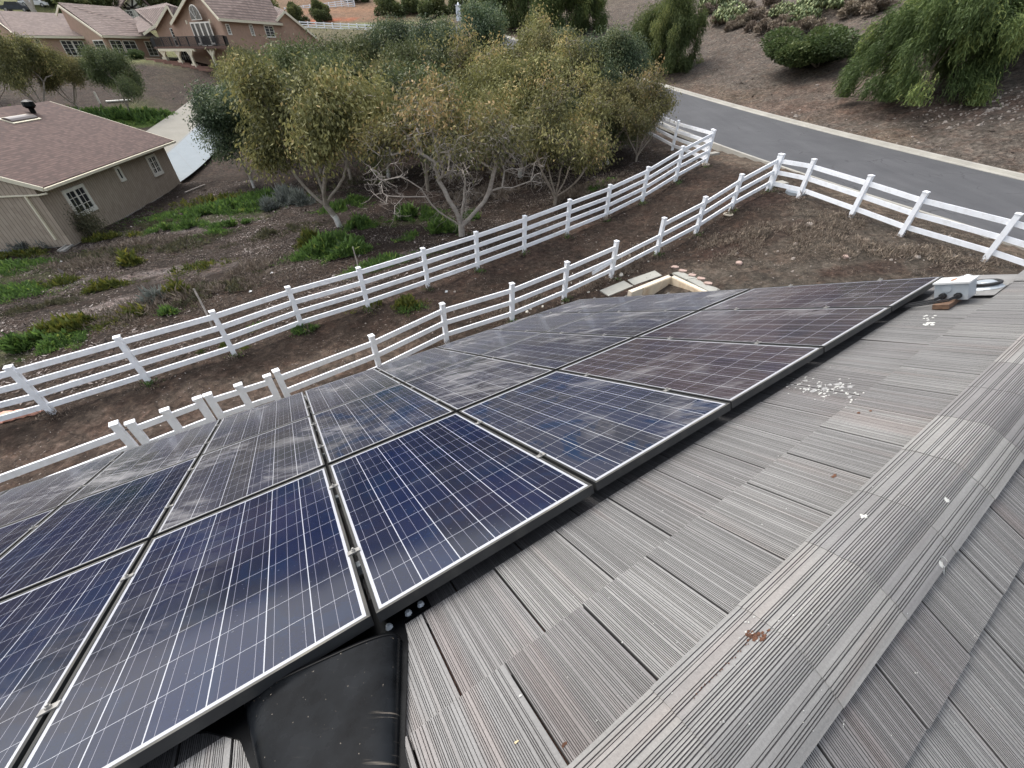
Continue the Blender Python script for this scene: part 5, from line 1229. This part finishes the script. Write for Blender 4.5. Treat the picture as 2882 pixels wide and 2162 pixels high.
# pepper trees, shrubs, background masses
def weeping(seed, H, Rx, mat, nst, L, label, name, cat='tree', lo=.3, K=150, bark='bark'):
    nodes, par, ch, rad, cl, rs, lob = skeleton(seed, H*.9, Rx*.82, lo+H*.25, H*.18, K, 13)
    t = thing(name, (0, 0, 0)); branch_mesh(nodes, par, ch, rad, 1.6).build('trunk', M[bark], t, smooth=True)
    c = cl[rs.randint(len(cl), size=nst)]+rs.normal(size=(nst, 3))*np.array([.5, .5, .4]); cz = np.array([0, 0, H*.45])
    # extra skirt of strands hanging to the ground
    sk_ = int(nst*.6); nc_ = 110; ac_ = rs.uniform(0, 2*math.pi, nc_); rc_ = Rx*rs.uniform(.35, 1.0, nc_)*(1+.18*np.sin(ac_*3+1)); zc_ = rs.uniform(.5, H*.72, nc_)*(1.15-.35*rc_/Rx); kk_ = rs.randint(nc_, size=sk_); c[:sk_] = np.stack([np.cos(ac_)*rc_, np.sin(ac_)*rc_, zc_], 1)[kk_]+rs.normal(size=(sk_, 3))*np.array([.26, .26, .35])
    V = []; TT = []; tb_ = np.where(np.arange(nst) < sk_, (rs.normal(size=nc_)*.22)[np.r_[kk_, np.zeros(nst-sk_, int)]], rs.normal(size=nst)*.1)
    out = c-cz; out[:, 2] *= .5; out /= np.linalg.norm(out, axis=1, keepdims=True); p = c.copy()
    for s_ in range(4):
        d = out*(.8-.18*s_)+rs.normal(size=(nst, 3))*.40; d[:, 2] -= .05+.34*s_; d /= np.linalg.norm(d, axis=1, keepdims=True)
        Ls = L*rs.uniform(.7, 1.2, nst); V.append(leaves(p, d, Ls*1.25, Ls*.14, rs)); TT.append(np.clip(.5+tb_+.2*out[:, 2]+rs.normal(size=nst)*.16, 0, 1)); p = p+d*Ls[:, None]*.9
    V = np.concatenate(V); V[:, :, 2] = np.maximum(V[:, :, 2], .02)
    quadmesh('crown', V, LM[mat], t, np.concatenate(TT)); t['label'] = label; t['category'] = cat; return t
g_ = ground(2555, 300); pp = weeping(5, 7.4, 4.0, 'pepper', 30000, .19, '', 'pepper_tree'); put(pp, g_[0]+.6, g_[1]+.5, 0, (.84, .86, .98), 'big bright green weeping pepper tree on the slope above the road, right side')
g_ = ground(1880, 212); q1 = copy_tree(pp); put(q1, g_[0]-.2, g_[1]+1.5, 2.2, (.80, .80, .98), 'tall weeping pepper tree beside the road behind the orchard corner')
g_ = ground(2860, 160); q2 = copy_tree(pp); put(q2, g_[0]+1, g_[1]+2, 4.0, 1.25, 'dull green pepper tree at the right edge behind the big one')
for x_, y_, s_, r_, lab in ((1470, 45, 1.25, 1., 'large drooping dark tree at the top edge behind the back of the grove, left one'), (1600, 48, 1.05, 3.3, 'large drooping dark tree at the top edge, right of its twin')):
    g_ = onY(x_, y_, 92 if x_ < 1500 else 84); o = copy_tree(pp); put(o, g_[0], g_[1], r_, s_*1.2, lab)
def shrub(seed, H, Rx, mat, n, L, name, label, cat='shrub', flat=.5, stemm='bark'):
    rs = np.random.RandomState(seed); t = thing(name, (0, 0, 0)); t['label'] = label; t['category'] = cat
    nl = 16; lob = []
    for k in range(nl):
        a = rs.uniform(0, 6.28); r = rs.uniform(0, .72)*Rx; lob.append((math.cos(a)*r, math.sin(a)*r, H*rs.uniform(.10, .72)*(1-.7*(r/Rx)**2), rs.uniform(.22, .36)))
    lob = np.array(lob); k = rs.randint(nl, size=n); v = rs.normal(size=(n, 3)); v /= np.linalg.norm(v, axis=1, keepdims=True); q_ = rs.rand(n)**.3
    c = lob[k, :3]+v*(q_*lob[k, 3])[:, None]*np.array([Rx, Rx, H*.75]); c[:, 2] = np.abs(c[:, 2])
    d = v*.9+rs.normal(size=(n, 3))*.5+np.array([0, 0, .15]); d /= np.linalg.norm(d, axis=1, keepdims=True)
    Ls = L*rs.uniform(.7, 1.3, n); tint = np.clip(.45+rs.normal(size=nl)[k]*.12+rs.normal(size=n)*.16+v[:, 2]*.12, 0, 1)
    quadmesh('foliage', leaves(c, d, Ls, Ls*.28, rs), LM[mat], t, tint)
    mb = MB()
    for l in lob[:9]: mb.tube([(0, 0, -.1), (l[0]*.4, l[1]*.4, l[2]*.5), l[:3]], [.05, .035, .012], 5, cap=False)
    mb.build('stem', M[stemm], t); return t
sh = shrub(3, 3.4, 3.4, 'bush', 30000, .16, 'round_shrub', '')
g_ = ground(2300, 212); put(sh, g_[0]+.9, g_[1]+1.8, 0, (1.45, 1.3, 1.0), 'dense dark green rounded shrub left of the big pepper tree', 'shrub')
def shcopy(src, px, py, s_, rot, lab, cat='shrub', grp=None, Y_=None):
    g_ = ground(px, py) if Y_ is None else onY(px, py, Y_); o = copy_tree(src); put(o, g_[0], g_[1], rot, s_, lab, cat, grp); return o
dryp = shrub(8, 1.1, 1.0, 'dryb', 4500, .12, 'dry_shrub', '', stemm='twig'); g_ = ground(2185, 92)
GD = 'grey dry shrubs along the terrace'
put(dryp, g_[0], g_[1], 0, 1.1, 'grey dry shrub at the terrace edge, nearest the dense dark green shrub', 'shrub', GD)
rsd = random.Random(4)
for k, (px, py, s_) in enumerate([(2150,90,1.2),(2118,86,.9),(2240,98,1.2),(2275,90,1.2),(2060,85,.9),(2085,72,1.1),(2020,70,1.2),(2215,70,1.1),(2130,55,1.2),(2180,45,1.1),(2420,28,1.4),(2460,35,1.5),(2395,45,1.2),(2095,30,1.1),(1990,40,1.2),(2170,18,1.3)]):
    shcopy(dryp, px, py, s_, rsd.random()*6, 'low grey dry shrub on the slope between the terrace and the cactus', grp=GD)
# cactus clumps
def cactus(seed, R_c, H, n, label):
    rs = np.random.RandomState(seed); t = thing('prickly_pear', (0, 0, 0)); t['label'] = label; t['category'] = 'cactus'; mb = MB()
    for k in range(n):
        a, r = rs.uniform(0, 6.28), R_c*math.sqrt(rs.rand()); c = np.array([math.cos(a)*r, math.sin(a)*r, rs.uniform(.1, H)*(1-.5*(r/R_c)**2)]); a2 = rs.uniform(0, 6.28); tl = rs.uniform(-.6, .6)
        x_ = np.array([math.cos(a2), math.sin(a2), 0]); z_ = np.array([-math.sin(a2)*math.sin(tl), math.cos(a2)*math.sin(tl), math.cos(tl)]); y_ = np.cross(z_, x_); w_, h_ = rs.uniform(.09, .14), rs.uniform(.14, .2)
        ring = mb.pts([c+x_*w_*math.cos(q_)+z_*h_*math.sin(q_) for q_ in np.linspace(0, 6.28, 9)[:-1]]); f1, f2 = mb.pts([c+y_*.03, c-y_*.03]); tn = rs.rand()
        for i in range(8): mb.face((ring[i], ring[(i+1) % 8], f1), 0, tn); mb.face((ring[(i+1) % 8], ring[i], f2), 0, tn)
    mb.build('pads', LM['cactus'], t, attr=True, smooth=True); return t
cA = cactus(1, 1.7, 1.6, 420, ''); g_ = ground(2050, 62); put(cA, g_[0], g_[1], 0, 1.15, 'pale green prickly pear clump at the top edge, right of the roadside pepper tree', 'cactus', 'prickly pear clumps')
for px, py, s_, lab in ((2015,20,1.3,'prickly pear clump cut by the top edge above the leftmost clump'), (2200,45,.75,'small round prickly pear clump alone on the slope'), (2260,62,.85,'prickly pear clump just above the dense dark green shrub'), (2330,30,1.3,'large prickly pear clump left of the big pepper tree'), (2290,22,1.0,'prickly pear clump at the top edge above the small round one'), (2400,18,1.1,'prickly pear clump nearest the top of the big pepper tree')):
    o = copy_tree(cA); g_ = ground(px, py); put(o, g_[0], g_[1], px*.7, s_, lab, 'cactus', 'prickly pear clumps')
# far background greens
bgb = shrub(14, 6.5, 5.0, 'mid', 9000, .5, 'broad_tree', '', 'tree'); g_ = onY(230, 20, 118)
put(bgb, g_[0], g_[1], 0, 1.2, 'dark broad tree behind the ridge of the left house roof, right of the parked cars', 'tree')
for k, (px, Y_, s_, lab) in enumerate([(300,122,1.2,'dark broad tree directly behind the taller left house roof'),(170,128,1.3,'dark broad tree behind the white car'),(480,128,1.3,'dark broad tree behind the half-timbered house, right side'),(420,134,1.4,'dark broad tree behind the half-timbered gable'),(560,135,1.3,'broad tree behind the balcony gable'),(760,118,.9,'yellow-green broad tree behind the right end of the house roof'),(835,116,.62,'young tree on the orange bank just above the far white fence, left one'),(905,118,.6,'young tree on the orange bank, middle one of three'),(1090,122,.75,'dark round tree on the orange bank, right one of three'),(1160,124,.7,'broad tree on the bank right of the dark round one'),(700,125,1.0,'broad tree behind the tall roof, left of the yellow-green one'),(1230,118,.8,'thin greyish tree at the top edge beside the gate pillar'),(620,150,1.5,'distant broad tree at the top edge, left of the orange bank'),(1010,140,.7,'small distant tree above the orange bank'),(1320,112,1.0,'broad tree at the top edge left of the drooping dark trees')]):
    g_ = onY(px, 60, Y_); o = copy_tree(bgb); put(o, g_[0], g_[1], k*1.3, s_, lab, 'tree')
tt = thing('bare_trunk', (0, 0, 0)); g_ = onY(100, 40, 108); mb = MB(); mb.tube([g_-up(3), g_+up(.5), g_+np.array([-.8, 0, 3.4])], [.5, .42, .3], 8); mb.tube([g_+up(.3), g_+np.array([.9, .2, 3])], [.3, .2], 6)
tt.location = Vector(g_); WLOC[tt.name] = tuple(g_); mb.build('trunk', M['twig'], tt); tag(tt, 'pale leaning bare tree trunk beside the cars behind the left house roof', 'tree')
mz = make_tree(77, 1.9, .9, .3, .2, 60, 70, .13, 'dull', name='grey_bush', rscale=.7); put(mz, *ground(255, 668)[:2], 0, .8, 'tall thin weed growing against the cottage wall under the near window', 'weed')
def house_shrub(px, py, Y_, s_, lab): g_ = onY(px, py, Y_); o = copy_tree(sh); put(o, g_[0], g_[1], px, s_, lab)
house_shrub(386, 172, 76, (.45, .45, .45), 'dark clipped shrub at the right end of the lawn by the garden steps'); house_shrub(30, 165, 76, (.4, .4, .4), 'dark shrub beside the iron fence at the left end of the peach house')

# ------------------------------------------------------------------ weeds, litter, stones
def weedpatch(name, mat, spots, L, label=None, seed=0, up_=1.0, wd=.13):
    L = L*1.65
    rs = np.random.RandomState(seed); VV = []; TT = []
    for (px, py, rx, ry, ang, n, hs) in spots:
        n = int(n*1.6); hs = hs*1.05
        g_ = ground(px, py); ca_, sa_ = math.cos(ang), math.sin(ang); m_ = max(6, n//7)
        ca2 = rs.normal(size=(m_, 2))*.85; u, v = ca2[:, 0]*rx, ca2[:, 1]*ry; cx_, cy_ = g_[0]+u*ca_-v*sa_, g_[1]+u*sa_+v*ca_
        ok_ = np.where((vnoise(cx_, cy_, .75, 51+seed) > .42) | (np.hypot(ca2[:, 0], ca2[:, 1]) < .25))[0]; k = ok_[rs.randint(len(ok_), size=n)] if len(ok_) else rs.randint(m_, size=n); x_ = cx_[k]+rs.normal(size=n)*.07; y_ = cy_[k]+rs.normal(size=n)*.07; z_ = Garr(x_, y_)
        dm_ = np.clip(1.25-np.hypot(ca2[k, 0], ca2[k, 1])*.55, .25, 1)*(.55+.9*rs.rand(m_)[k]**2); d = rs.normal(size=(n, 3))*.55; d[:, 2] = np.abs(d[:, 2])+up_*.55; d /= np.linalg.norm(d, axis=1, keepdims=True)
        Ls = L*hs*dm_*rs.uniform(.5, 1.2, n); st = rs.rand(n)*Ls*.8; cen = np.stack([x_, y_, z_+st*.9], 1)
        VV.append(leaves(cen, d, Ls, Ls*wd+.006, rs)); TT.append(np.clip(.45+rs.normal(size=m_)[k]*.18+rs.normal(size=n)*.15, 0, 1))
    quadmesh(name, np.concatenate(VV), LM[mat], None, np.concatenate(TT), loc=(0, 0, 0), kind='stuff')
weedpatch('green_weeds', 'grass', [(640,590,2.8,1.2,.3,11000,1.1),(720,570,1.8,1.2,.3,5000,1.2),(560,605,1.8,.9,.3,3500,.9),(470,650,.7,.4,.2,1600,.8),(545,640,.7,.4,.2,1600,.8),(650,640,1.,.5,.2,2200,.8),(600,665,.6,.4,.2,1200,.7),(930,705,.95,.42,.5,12000,1.35),(985,720,.6,.3,.5,4000,1.1),(1160,610,.9,.6,.4,4500,1.2),(1230,655,.9,.5,.4,4500,1.2),(1095,740,1.2,.35,.5,3500,.7),(1020,640,.5,.4,.3,2500,1.2),(960,590,.9,.5,.3,2200,1.0),(1000,570,.6,.3,.3,1200,.9),(1330,610,.5,.4,.3,900,.8),(1690,525,.7,.3,.6,900,.6),(20,760,1.6,.8,.2,4500,.8),(10,830,1.5,.7,.2,3500,.7),(60,985,.8,.35,.3,7000,1.0),(120,960,.6,.3,.3,2500,.8),(475,884,.16,.12,0,700,.7),(845,935,.16,.12,0,500,.5),(880,930,.1,.1,0,200,.5),(340,330,4.2,1.5,0,6000,1.6),(420,322,2.4,1.0,0,3500,1.5),(1160,870,.35,.18,.4,260,.5),(760,910,.5,.12,.5,300,.4),(215,905,.4,.2,0,600,.5),(1040,760,1.4,.2,.5,1400,.5)], .17, seed=1)
weedpatch('yellow_weeds', 'ygrass', [(370,745,.35,.2,.2,900,1.2),(280,812,.7,.2,.3,1500,.8),(180,935,.9,.35,.3,3500,1.0),(230,915,.6,.25,.3,1600,.9),(500,830,.3,.2,.3,700,1.2),(880,690,.35,.3,.4,3500,1.2),(60,720,.9,.5,.2,1500,.7),(1150,860,.4,.2,.4,700,.7),(620,570,2.,.9,.3,1800,1.2),(310,670,1.,.35,.3,1500,.8),(160,800,.8,.3,.2,900,.7),(545,760,1.2,.5,.4,500,.8),(640,980,.3,.2,.3,300,.6),(400,880,.5,.2,.3,600,.9),(1060,860,.8,.3,.5,300,.5)], .17, seed=2)
weedpatch('sage_weeds', 'grey', [(800,570,.9,.5,.3,4500,1.6),(850,575,.6,.4,.3,2500,1.4),(760,590,.5,.4,.3,1500,1.3),(440,850,.4,.3,.3,500,1.),(90,700,1.,.5,.2,900,.8)], .2, seed=3, wd=.04)
weedpatch('fence_weeds', 'grass', [(x+4, y+6, .16, .1, 0, 45, .55) for x, y in A_px[1:]+B_px[1:]], .12, seed=9, wd=.1)
weedpatch('fence_tufts', 'dryb', [(x, y+4, .3, .16, 0, 110, .7) for x, y in A_px+B_px+C_px], .12, seed=12, wd=.05)
weedpatch('low_scrub', 'dull', [(480,700,3.,1.2,.4,2600,.7),(300,720,2.5,1.,.4,2200,.7),(560,830,2.2,1.,.5,2200,.8),(430,640,2.,.8,.3,1800,.7),(760,660,1.8,.8,.4,1800,.8),(120,860,2.,.8,.3,1600,.6),(1000,520,3,1.5,.3,1500,.9)], .13, seed=6, wd=.12)
weedpatch('dry_grass', 'dryb', [(500,850,3,1.2,.5,3500,1.),(350,700,3,1.,.4,3000,.9),(200,760,2.5,1.2,.4,2600,.9),(700,760,2,1,.5,2200,1.),(1000,500,4,2.5,.4,4000,1.1),(1350,560,3.5,1.5,.4,4000,1.1),(1650,540,2,.8,.5,2500,1.1),(2350,640,2.5,1.2,-.3,4500,.6),(2100,680,2,1,-.3,3500,.6),(2550,720,2.,.8,-.3,2600,.6),(1750,760,1.5,.35,.7,2500,.7),(1500,850,1.6,.3,.6,2500,.7),(1400,480,3,2,.4,2500,1.1)], .14, seed=4, wd=.03)
# leaf litter and mulch chips
rs = np.random.RandomState(8)
def litter(name, n, area, size, mat, tb, seed, dens=None):
    tb = tb
    rs = np.random.RandomState(seed); x_ = rs.uniform(area[0], area[2], n*2); y_ = rs.uniform(area[1], area[3], n*2)
    px = 1441+F*x_/((y_)*cT-(Tarr_fast(x_, y_)-EYE)*sT); keep = np.ones(len(x_), bool)
    if dens is not None: keep = rs.rand(len(x_)) < dens(x_, y_)
    x_, y_ = x_[keep][:n], y_[keep][:n]; n = len(x_); z_ = Garr(x_, y_)+.012
    d = rs.normal(size=(n, 3)); d[:, 2] *= .22; d /= np.linalg.norm(d, axis=1, keepdims=True); nr = rs.normal(size=(n, 3))*.3; nr[:, 2] = 1
    s = np.cross(d, nr); s /= np.linalg.norm(s, axis=1, keepdims=True); L = size*rs.lognormal(0, .45, n)[:, None]; c = np.stack([x_, y_, z_+rs.rand(n)*.03], 1)
    V = np.stack([c, c+d*L*.5+s*L*.22, c+d*L, c+d*L*.5-s*L*.22], 1)
    quadmesh(name, V, LM[mat], None, np.clip(tb+rs.normal(size=n)*.25+(vnoise(x_, y_, 1.1, 31)-.5)*.7, 0, 1), loc=(0, 0, 0), kind='stuff')
Tarr_fast = Garr
def orchard_d(x_, y_):      # left / beyond the four-rail fence
    fy = np.interp(x_, [p[0] for p in [pp2, p_prev]+pA], [p[1] for p in [pp2, p_prev]+pA]); side = np.clip((y_-fy)/1.0, 0, 1)
    cd_ = ((x_-c0_x)*cd[0]+(y_-c0_y)*cd[1]); cp_ = ((x_-c0_x)*cn[0]+(y_-c0_y)*cn[1]); inside = (cd_ > 0) & (cd_ < CL) & (cp_ > 0)
    return side*(~inside)*np.clip(vnoise(x_, y_, 1.6, 41)*1.5, .1, 1)
c0_x, c0_y = -24.4, 22.35
def notroad(x_, y_): return (strip_mask(x_, y_, RF, RN, .4) > 0).astype(float)
litter('leaf_litter', 130000, (-26, 8, 10, 36), .065, 'litter', .38, 1, lambda x_, y_: orchard_d(x_, y_)*notroad(x_, y_)*(strip_mask(x_, y_, np.c_[DL, DL[:, 0]*0], np.c_[DR, DR[:, 0]*0], .1) > 0))
litter('dirt_crumbs', 45000, (-12, 4, 17, 22), .035, 'litter', .34, 2, lambda x_, y_: notroad(x_, y_)*.5)
litter('hill_debris', 26000, (10, 12, 48, 60), .085, 'litter', .40, 3, lambda x_, y_: notroad(x_, y_)*np.clip((x_*.94+y_*.34-26)/2, 0, 1))
def rubble(name, n, fn, size, mat, seed, **kw):
    rs = random.Random(seed); mb = MB()
    for k in range(n):
        g_ = fn(rs); s_ = size*rs.lognormvariate(0, .45); P = []
        for a in range(6): P.append(g_+np.array([math.cos(a*1.05)*s_*rs.uniform(.6, 1.1), math.sin(a*1.05)*s_*rs.uniform(.6, 1.1), -.02]))
        Q = [g_+(p-g_)*rs.uniform(.3, .7)+np.array([0, 0, s_*rs.uniform(.4, .8)]) for p in P]; i, j = mb.pts(P), mb.pts(Q)
        for a in range(6): mb.face((i[a], i[(a+1) % 6], j[(a+1) % 6], j[a]))
        mb.face(j)
    return mb.build(name, M[mat], loc=(0, 0, 0), **kw)
def hz(xa, ya, xb, yb, sx_=0):
    def f(rs):
        t_ = rs.random(); g_ = gp_fast(xa+(xb-xa)*t_+rs.gauss(0, 30), ya+(yb-ya)*t_+rs.gauss(0, 22)); return g_
    return f
def gp_fast(px, py):
    r = ray(px, py); lo_, hi_ = 5., 90.
    ts = np.linspace(5, 90, 160); P = r[None]*ts[:, None]; b_ = P[:, 2]+EYE < Garr(P[:, 0], P[:, 1]); k = int(np.argmax(b_)) if b_.any() else 159
    t_ = ts[k]-(ts[1]-ts[0])*.5; p = r*t_; return np.array([p[0], p[1], Gz(p[0], p[1])])
rubble('hill_rubble', 240, hz(2600, 330, 2890, 300), .055, 'rock', 1, kind='stuff'); rubble('hill_rubble', 110, hz(2100, 110, 2250, 130), .06, 'rock', 2, kind='stuff'); rubble('hill_rubble', 70, hz(2000, 250, 2600, 420), .045, 'rock', 3, kind='stuff')
rubble('debris_chips', 45, hz(1440, 890, 1800, 740), .05, 'plasterw', 4, kind='stuff')
rubble('soil_pebbles', 60, hz(1000, 900, 1900, 640), .03, 'rock', 5, kind='stuff'); rubble('soil_pebbles', 90, hz(1900, 720, 2750, 700), .035, 'rock', 6, kind='stuff')
def rock(px, py, s_, mat, label, seed=0, sq=(1, 1, .7), name='rock', grp=None):
    g_ = gp(px, py); rs = random.Random(seed+int(px)); mb = MB(); rings = []
    for e in (-.6, -.1, .45, .85):
        r_ = math.sqrt(max(0, 1-e*e)); rings.append(mb.pts([g_+np.array([math.cos(a)*r_*s_*sq[0], math.sin(a)*r_*s_*sq[1], (e+.4)*s_*sq[2]])*rs.uniform(.8, 1.2) if False else g_+np.array([math.cos(a)*r_*s_*sq[0]*rs.uniform(.8, 1.15), math.sin(a)*r_*s_*sq[1]*rs.uniform(.8, 1.15), (e+.3)*s_*sq[2]]) for a in np.linspace(0, 6.28, 9)[:-1]]))
    for a, b in zip(rings[:-1], rings[1:]):
        for k in range(8): mb.face((a[k], a[(k+1) % 8], b[(k+1) % 8], b[k]))
    mb.face(rings[-1]); return mb.build(name, M[mat], loc=g_, label=label, cat='rock', group=grp)
rock(215, 1085, .17, 'rock', 'round tan rock lying just behind the near end of the four-rail fence')
rock(2278, 632, .15, 'rock', 'lone tan rock in the paddock below the corner manhole')
rock(2080, 742, .12, 'flag', 'flat pale stone in the paddock left of the panels top edge')
rock(2300, 240, .14, 'rock', 'pale stone on the slope below the dense dark shrub')
rock(1968, 153, .22, 'rock', 'pale rock at the foot of the roadside pepper tree')
rock(2380, 722, .10, 'flag', 'small reddish stone in the paddock near the roof ridge')
for k, (px, py, s_) in enumerate(((30,1180,.26),(62,1172,.22),(90,1165,.2),(5,1187,.24),(118,1158,.12),(152,1140,.10))):
    rock(px, py, s_, 'pinkrock', 'pinkish cracked rock by the left end of the fence, %s from the left' % ['second', 'third', 'fourth', 'first', 'fifth', 'sixth'][k], sq=(1.2, .8, .5), grp='pile of pink rocks')
# covers and plates on the ground
def plate(px, py, hx, hy, ang, mat, label, name, cat):
    g_ = gp(px, py); d = np.array([math.cos(ang), math.sin(ang), 0]); e_ = np.array([-d[1], d[0], 0]); mb = MB()
    e_ = e_+up((T(*(g_+e_)[:2])-T(*g_[:2]))); d = d+up((T(*(g_+d)[:2])-T(*g_[:2]))); nz = np.cross(d, e_); mb.box(g_+up(.05), (hx, hy, .05), (d, e_, nz)); return mb.build(name, M[mat], loc=g_, label=label, cat=cat)
plate(2192, 520, .30, .2, .2, 'kerb', 'rectangular concrete meter cover at the paddock fence corner', 'meter_cover', 'utility cover')
g_ = gp(2243, 541); mb = MB(); mb.tube([g_-up(.05), g_+up(.07)], [.42, .42], 24); mh_ = mb.build('manhole_cover', M['galv'], loc=g_); tag(mh_, 'round grey manhole cover under the road fence near the paddock corner', 'manhole cover')
plate(2606, 433, .38, .26, -.3, 'lens', 'white flat utility cover on the slope just above the far kerb', 'utility_cover', 'utility cover')
plate(2005, 438, .28, .2, .3, 'kerb', 'pale utility cover on the verge beside the end post of the four-rail fence', 'meter_cover', 'utility cover')
g_ = gp(2050, 603); mb = MB(); mb.tube([g_+np.array([.16*math.cos(t), .16*math.sin(t), .05]) for t in np.linspace(0, 6.28, 14)], .035, 6); tag(mb.build('valve_ring', M['plaster'], loc=g_), 'pale concrete ring in the soil beside a post of the three-rail fence', 'valve ring')
g_ = gp(1985, 468); mb = MB(); mb.tube([g_-up(.05), g_+up(.06)], [.2, .18], 12); tag(mb.build('post_footing', M['plaster'], loc=g_), 'round concrete footing at the corner post of the four-rail fence', 'footing')
# stakes, fallen sticks, irrigation pipe bits
def stick(p, q_, r_, mat, label, name, cat='stick'):
    mb = MB(); mb.tube([p, (np.array(p)+q_)/2+np.array([.01, .02, .01]), q_], [r_, r_*.9, r_*.8], 7); return mb.build(name, M[mat], loc=np.array(p), label=label, cat=cat)
g_ = gp(600, 925); stick(g_, onY(545, 812, g_[1]+.35), .035, 'twig', 'leaning weathered stake behind the fourth post of the four-rail fence', 'wooden_stake', 'stake')
g_ = gp(1012, 772); stick(g_-up(.1), g_+up(1.15), .025, 'twig', 'thin upright grey stake in the weeds behind the four-rail fence', 'wooden_stake', 'stake')
stick(gp(522, 546)+up(.06), gp(578, 522)+up(.06), .05, 'twig', 'pale fallen pole lying on the ground beside the cottage corner', 'fallen_pole', 'pole')
stick(gp(300, 290)+up(.1), gp(368, 284)+up(.1), .12, 'trimw', 'white pipe lying on the bank behind the small round avocado tree', 'fallen_pipe', 'pipe')
g_ = gp(282, 292); mb = MB(); mb.beam(g_, g_+up(1.1), .2, .12, up=(1, 0, 0)); tag(mb.build('marker_post', M['trimw'], loc=g_), 'short white marker post on the bank left of the white pipe', 'post')
g_ = gp(735, 410); stick(g_, g_+up(1.3), .05, 'lens', 'short white riser pipe among the leaves beside the driveway', 'riser_pipe', 'pipe')
for k, (px, py) in enumerate(((700,822),(762,775),(170,742),(1252,822))):
    g_ = gp(px, py); mb = MB(); mb.prism([g_+np.array(v)+up(.03) for v in ((0,0,0),(.09,.02,0),(.1,.09,.02),(.02,.07,.04))], (0, 0, .02)); tag(mb.build('plastic_scrap', M['lens'], loc=g_), ['small white plastic scrap on the mulch behind the fourth fence post', 'white plastic scrap on the mulch left of the yellow-green weeds', 'white scrap near the splash block on the mulch', 'white scrap on the dirt track between the fences'][k], 'scrap', 'white scraps on the soil')

# ------------------------------------------------------------------ sky, sun, camera
w_ = bpy.data.worlds.new('World'); S.world = w_; w_.use_nodes = True; nt = w_.node_tree
sky = nt.nodes.new('ShaderNodeTexSky'); sky.sky_type = 'NISHITA'; sky.sun_disc = False
SE, SA = R_(54), R_(-50)      # sun elevation; azimuth measured from +Y toward +X
sky.sun_elevation = SE; sky.sun_rotation = SA; sky.air_density = 1.2; sky.dust_density = 4.0; sky.ozone_density = 1.0
hs = nt.nodes.new('ShaderNodeHueSaturation'); hs.inputs['Saturation'].default_value = .42; nt.links.new(sky.outputs[0], hs.inputs['Color'])
nt.links.new(hs.outputs[0], nt.nodes['Background'].inputs[0]); nt.nodes['Background'].inputs[1].default_value = .15
sd = bpy.data.lights.new('sun', 'SUN'); sd.energy = .85; sd.angle = R_(20); sd.color = (1, .97, .93); so = bpy.data.objects.new('sun', sd); COL.objects.link(so); so.location = (-20, 20, 60)
dirv = Vector((math.sin(SA)*math.cos(SE), math.cos(SA)*math.cos(SE), math.sin(SE))); so.rotation_euler = dirv.to_track_quat('Z', 'Y').to_euler()
cam = bpy.data.cameras.new('camera'); co_ = bpy.data.objects.new('camera', cam); COL.objects.link(co_); S.camera = co_
co_.location = (0, 0, EYE); co_.rotation_euler = (math.pi/2-TH, 0, 0); cam.sensor_width = 36; cam.lens = F/2882*36; cam.clip_start = .05; cam.clip_end = 1200
S.view_settings.view_transform = 'Standard'; S.view_settings.look = 'None'; S.view_settings.exposure = 1.05; S.view_settings.gamma = 1
S.cycles.max_bounces = 5; S.cycles.transparent_max_bounces = 4

for o in bpy.data.objects:
    if 'label' in o and not 4 <= len(o['label'].split()) <= 16: print('LABEL', len(o['label'].split()), o.name, o['label'])
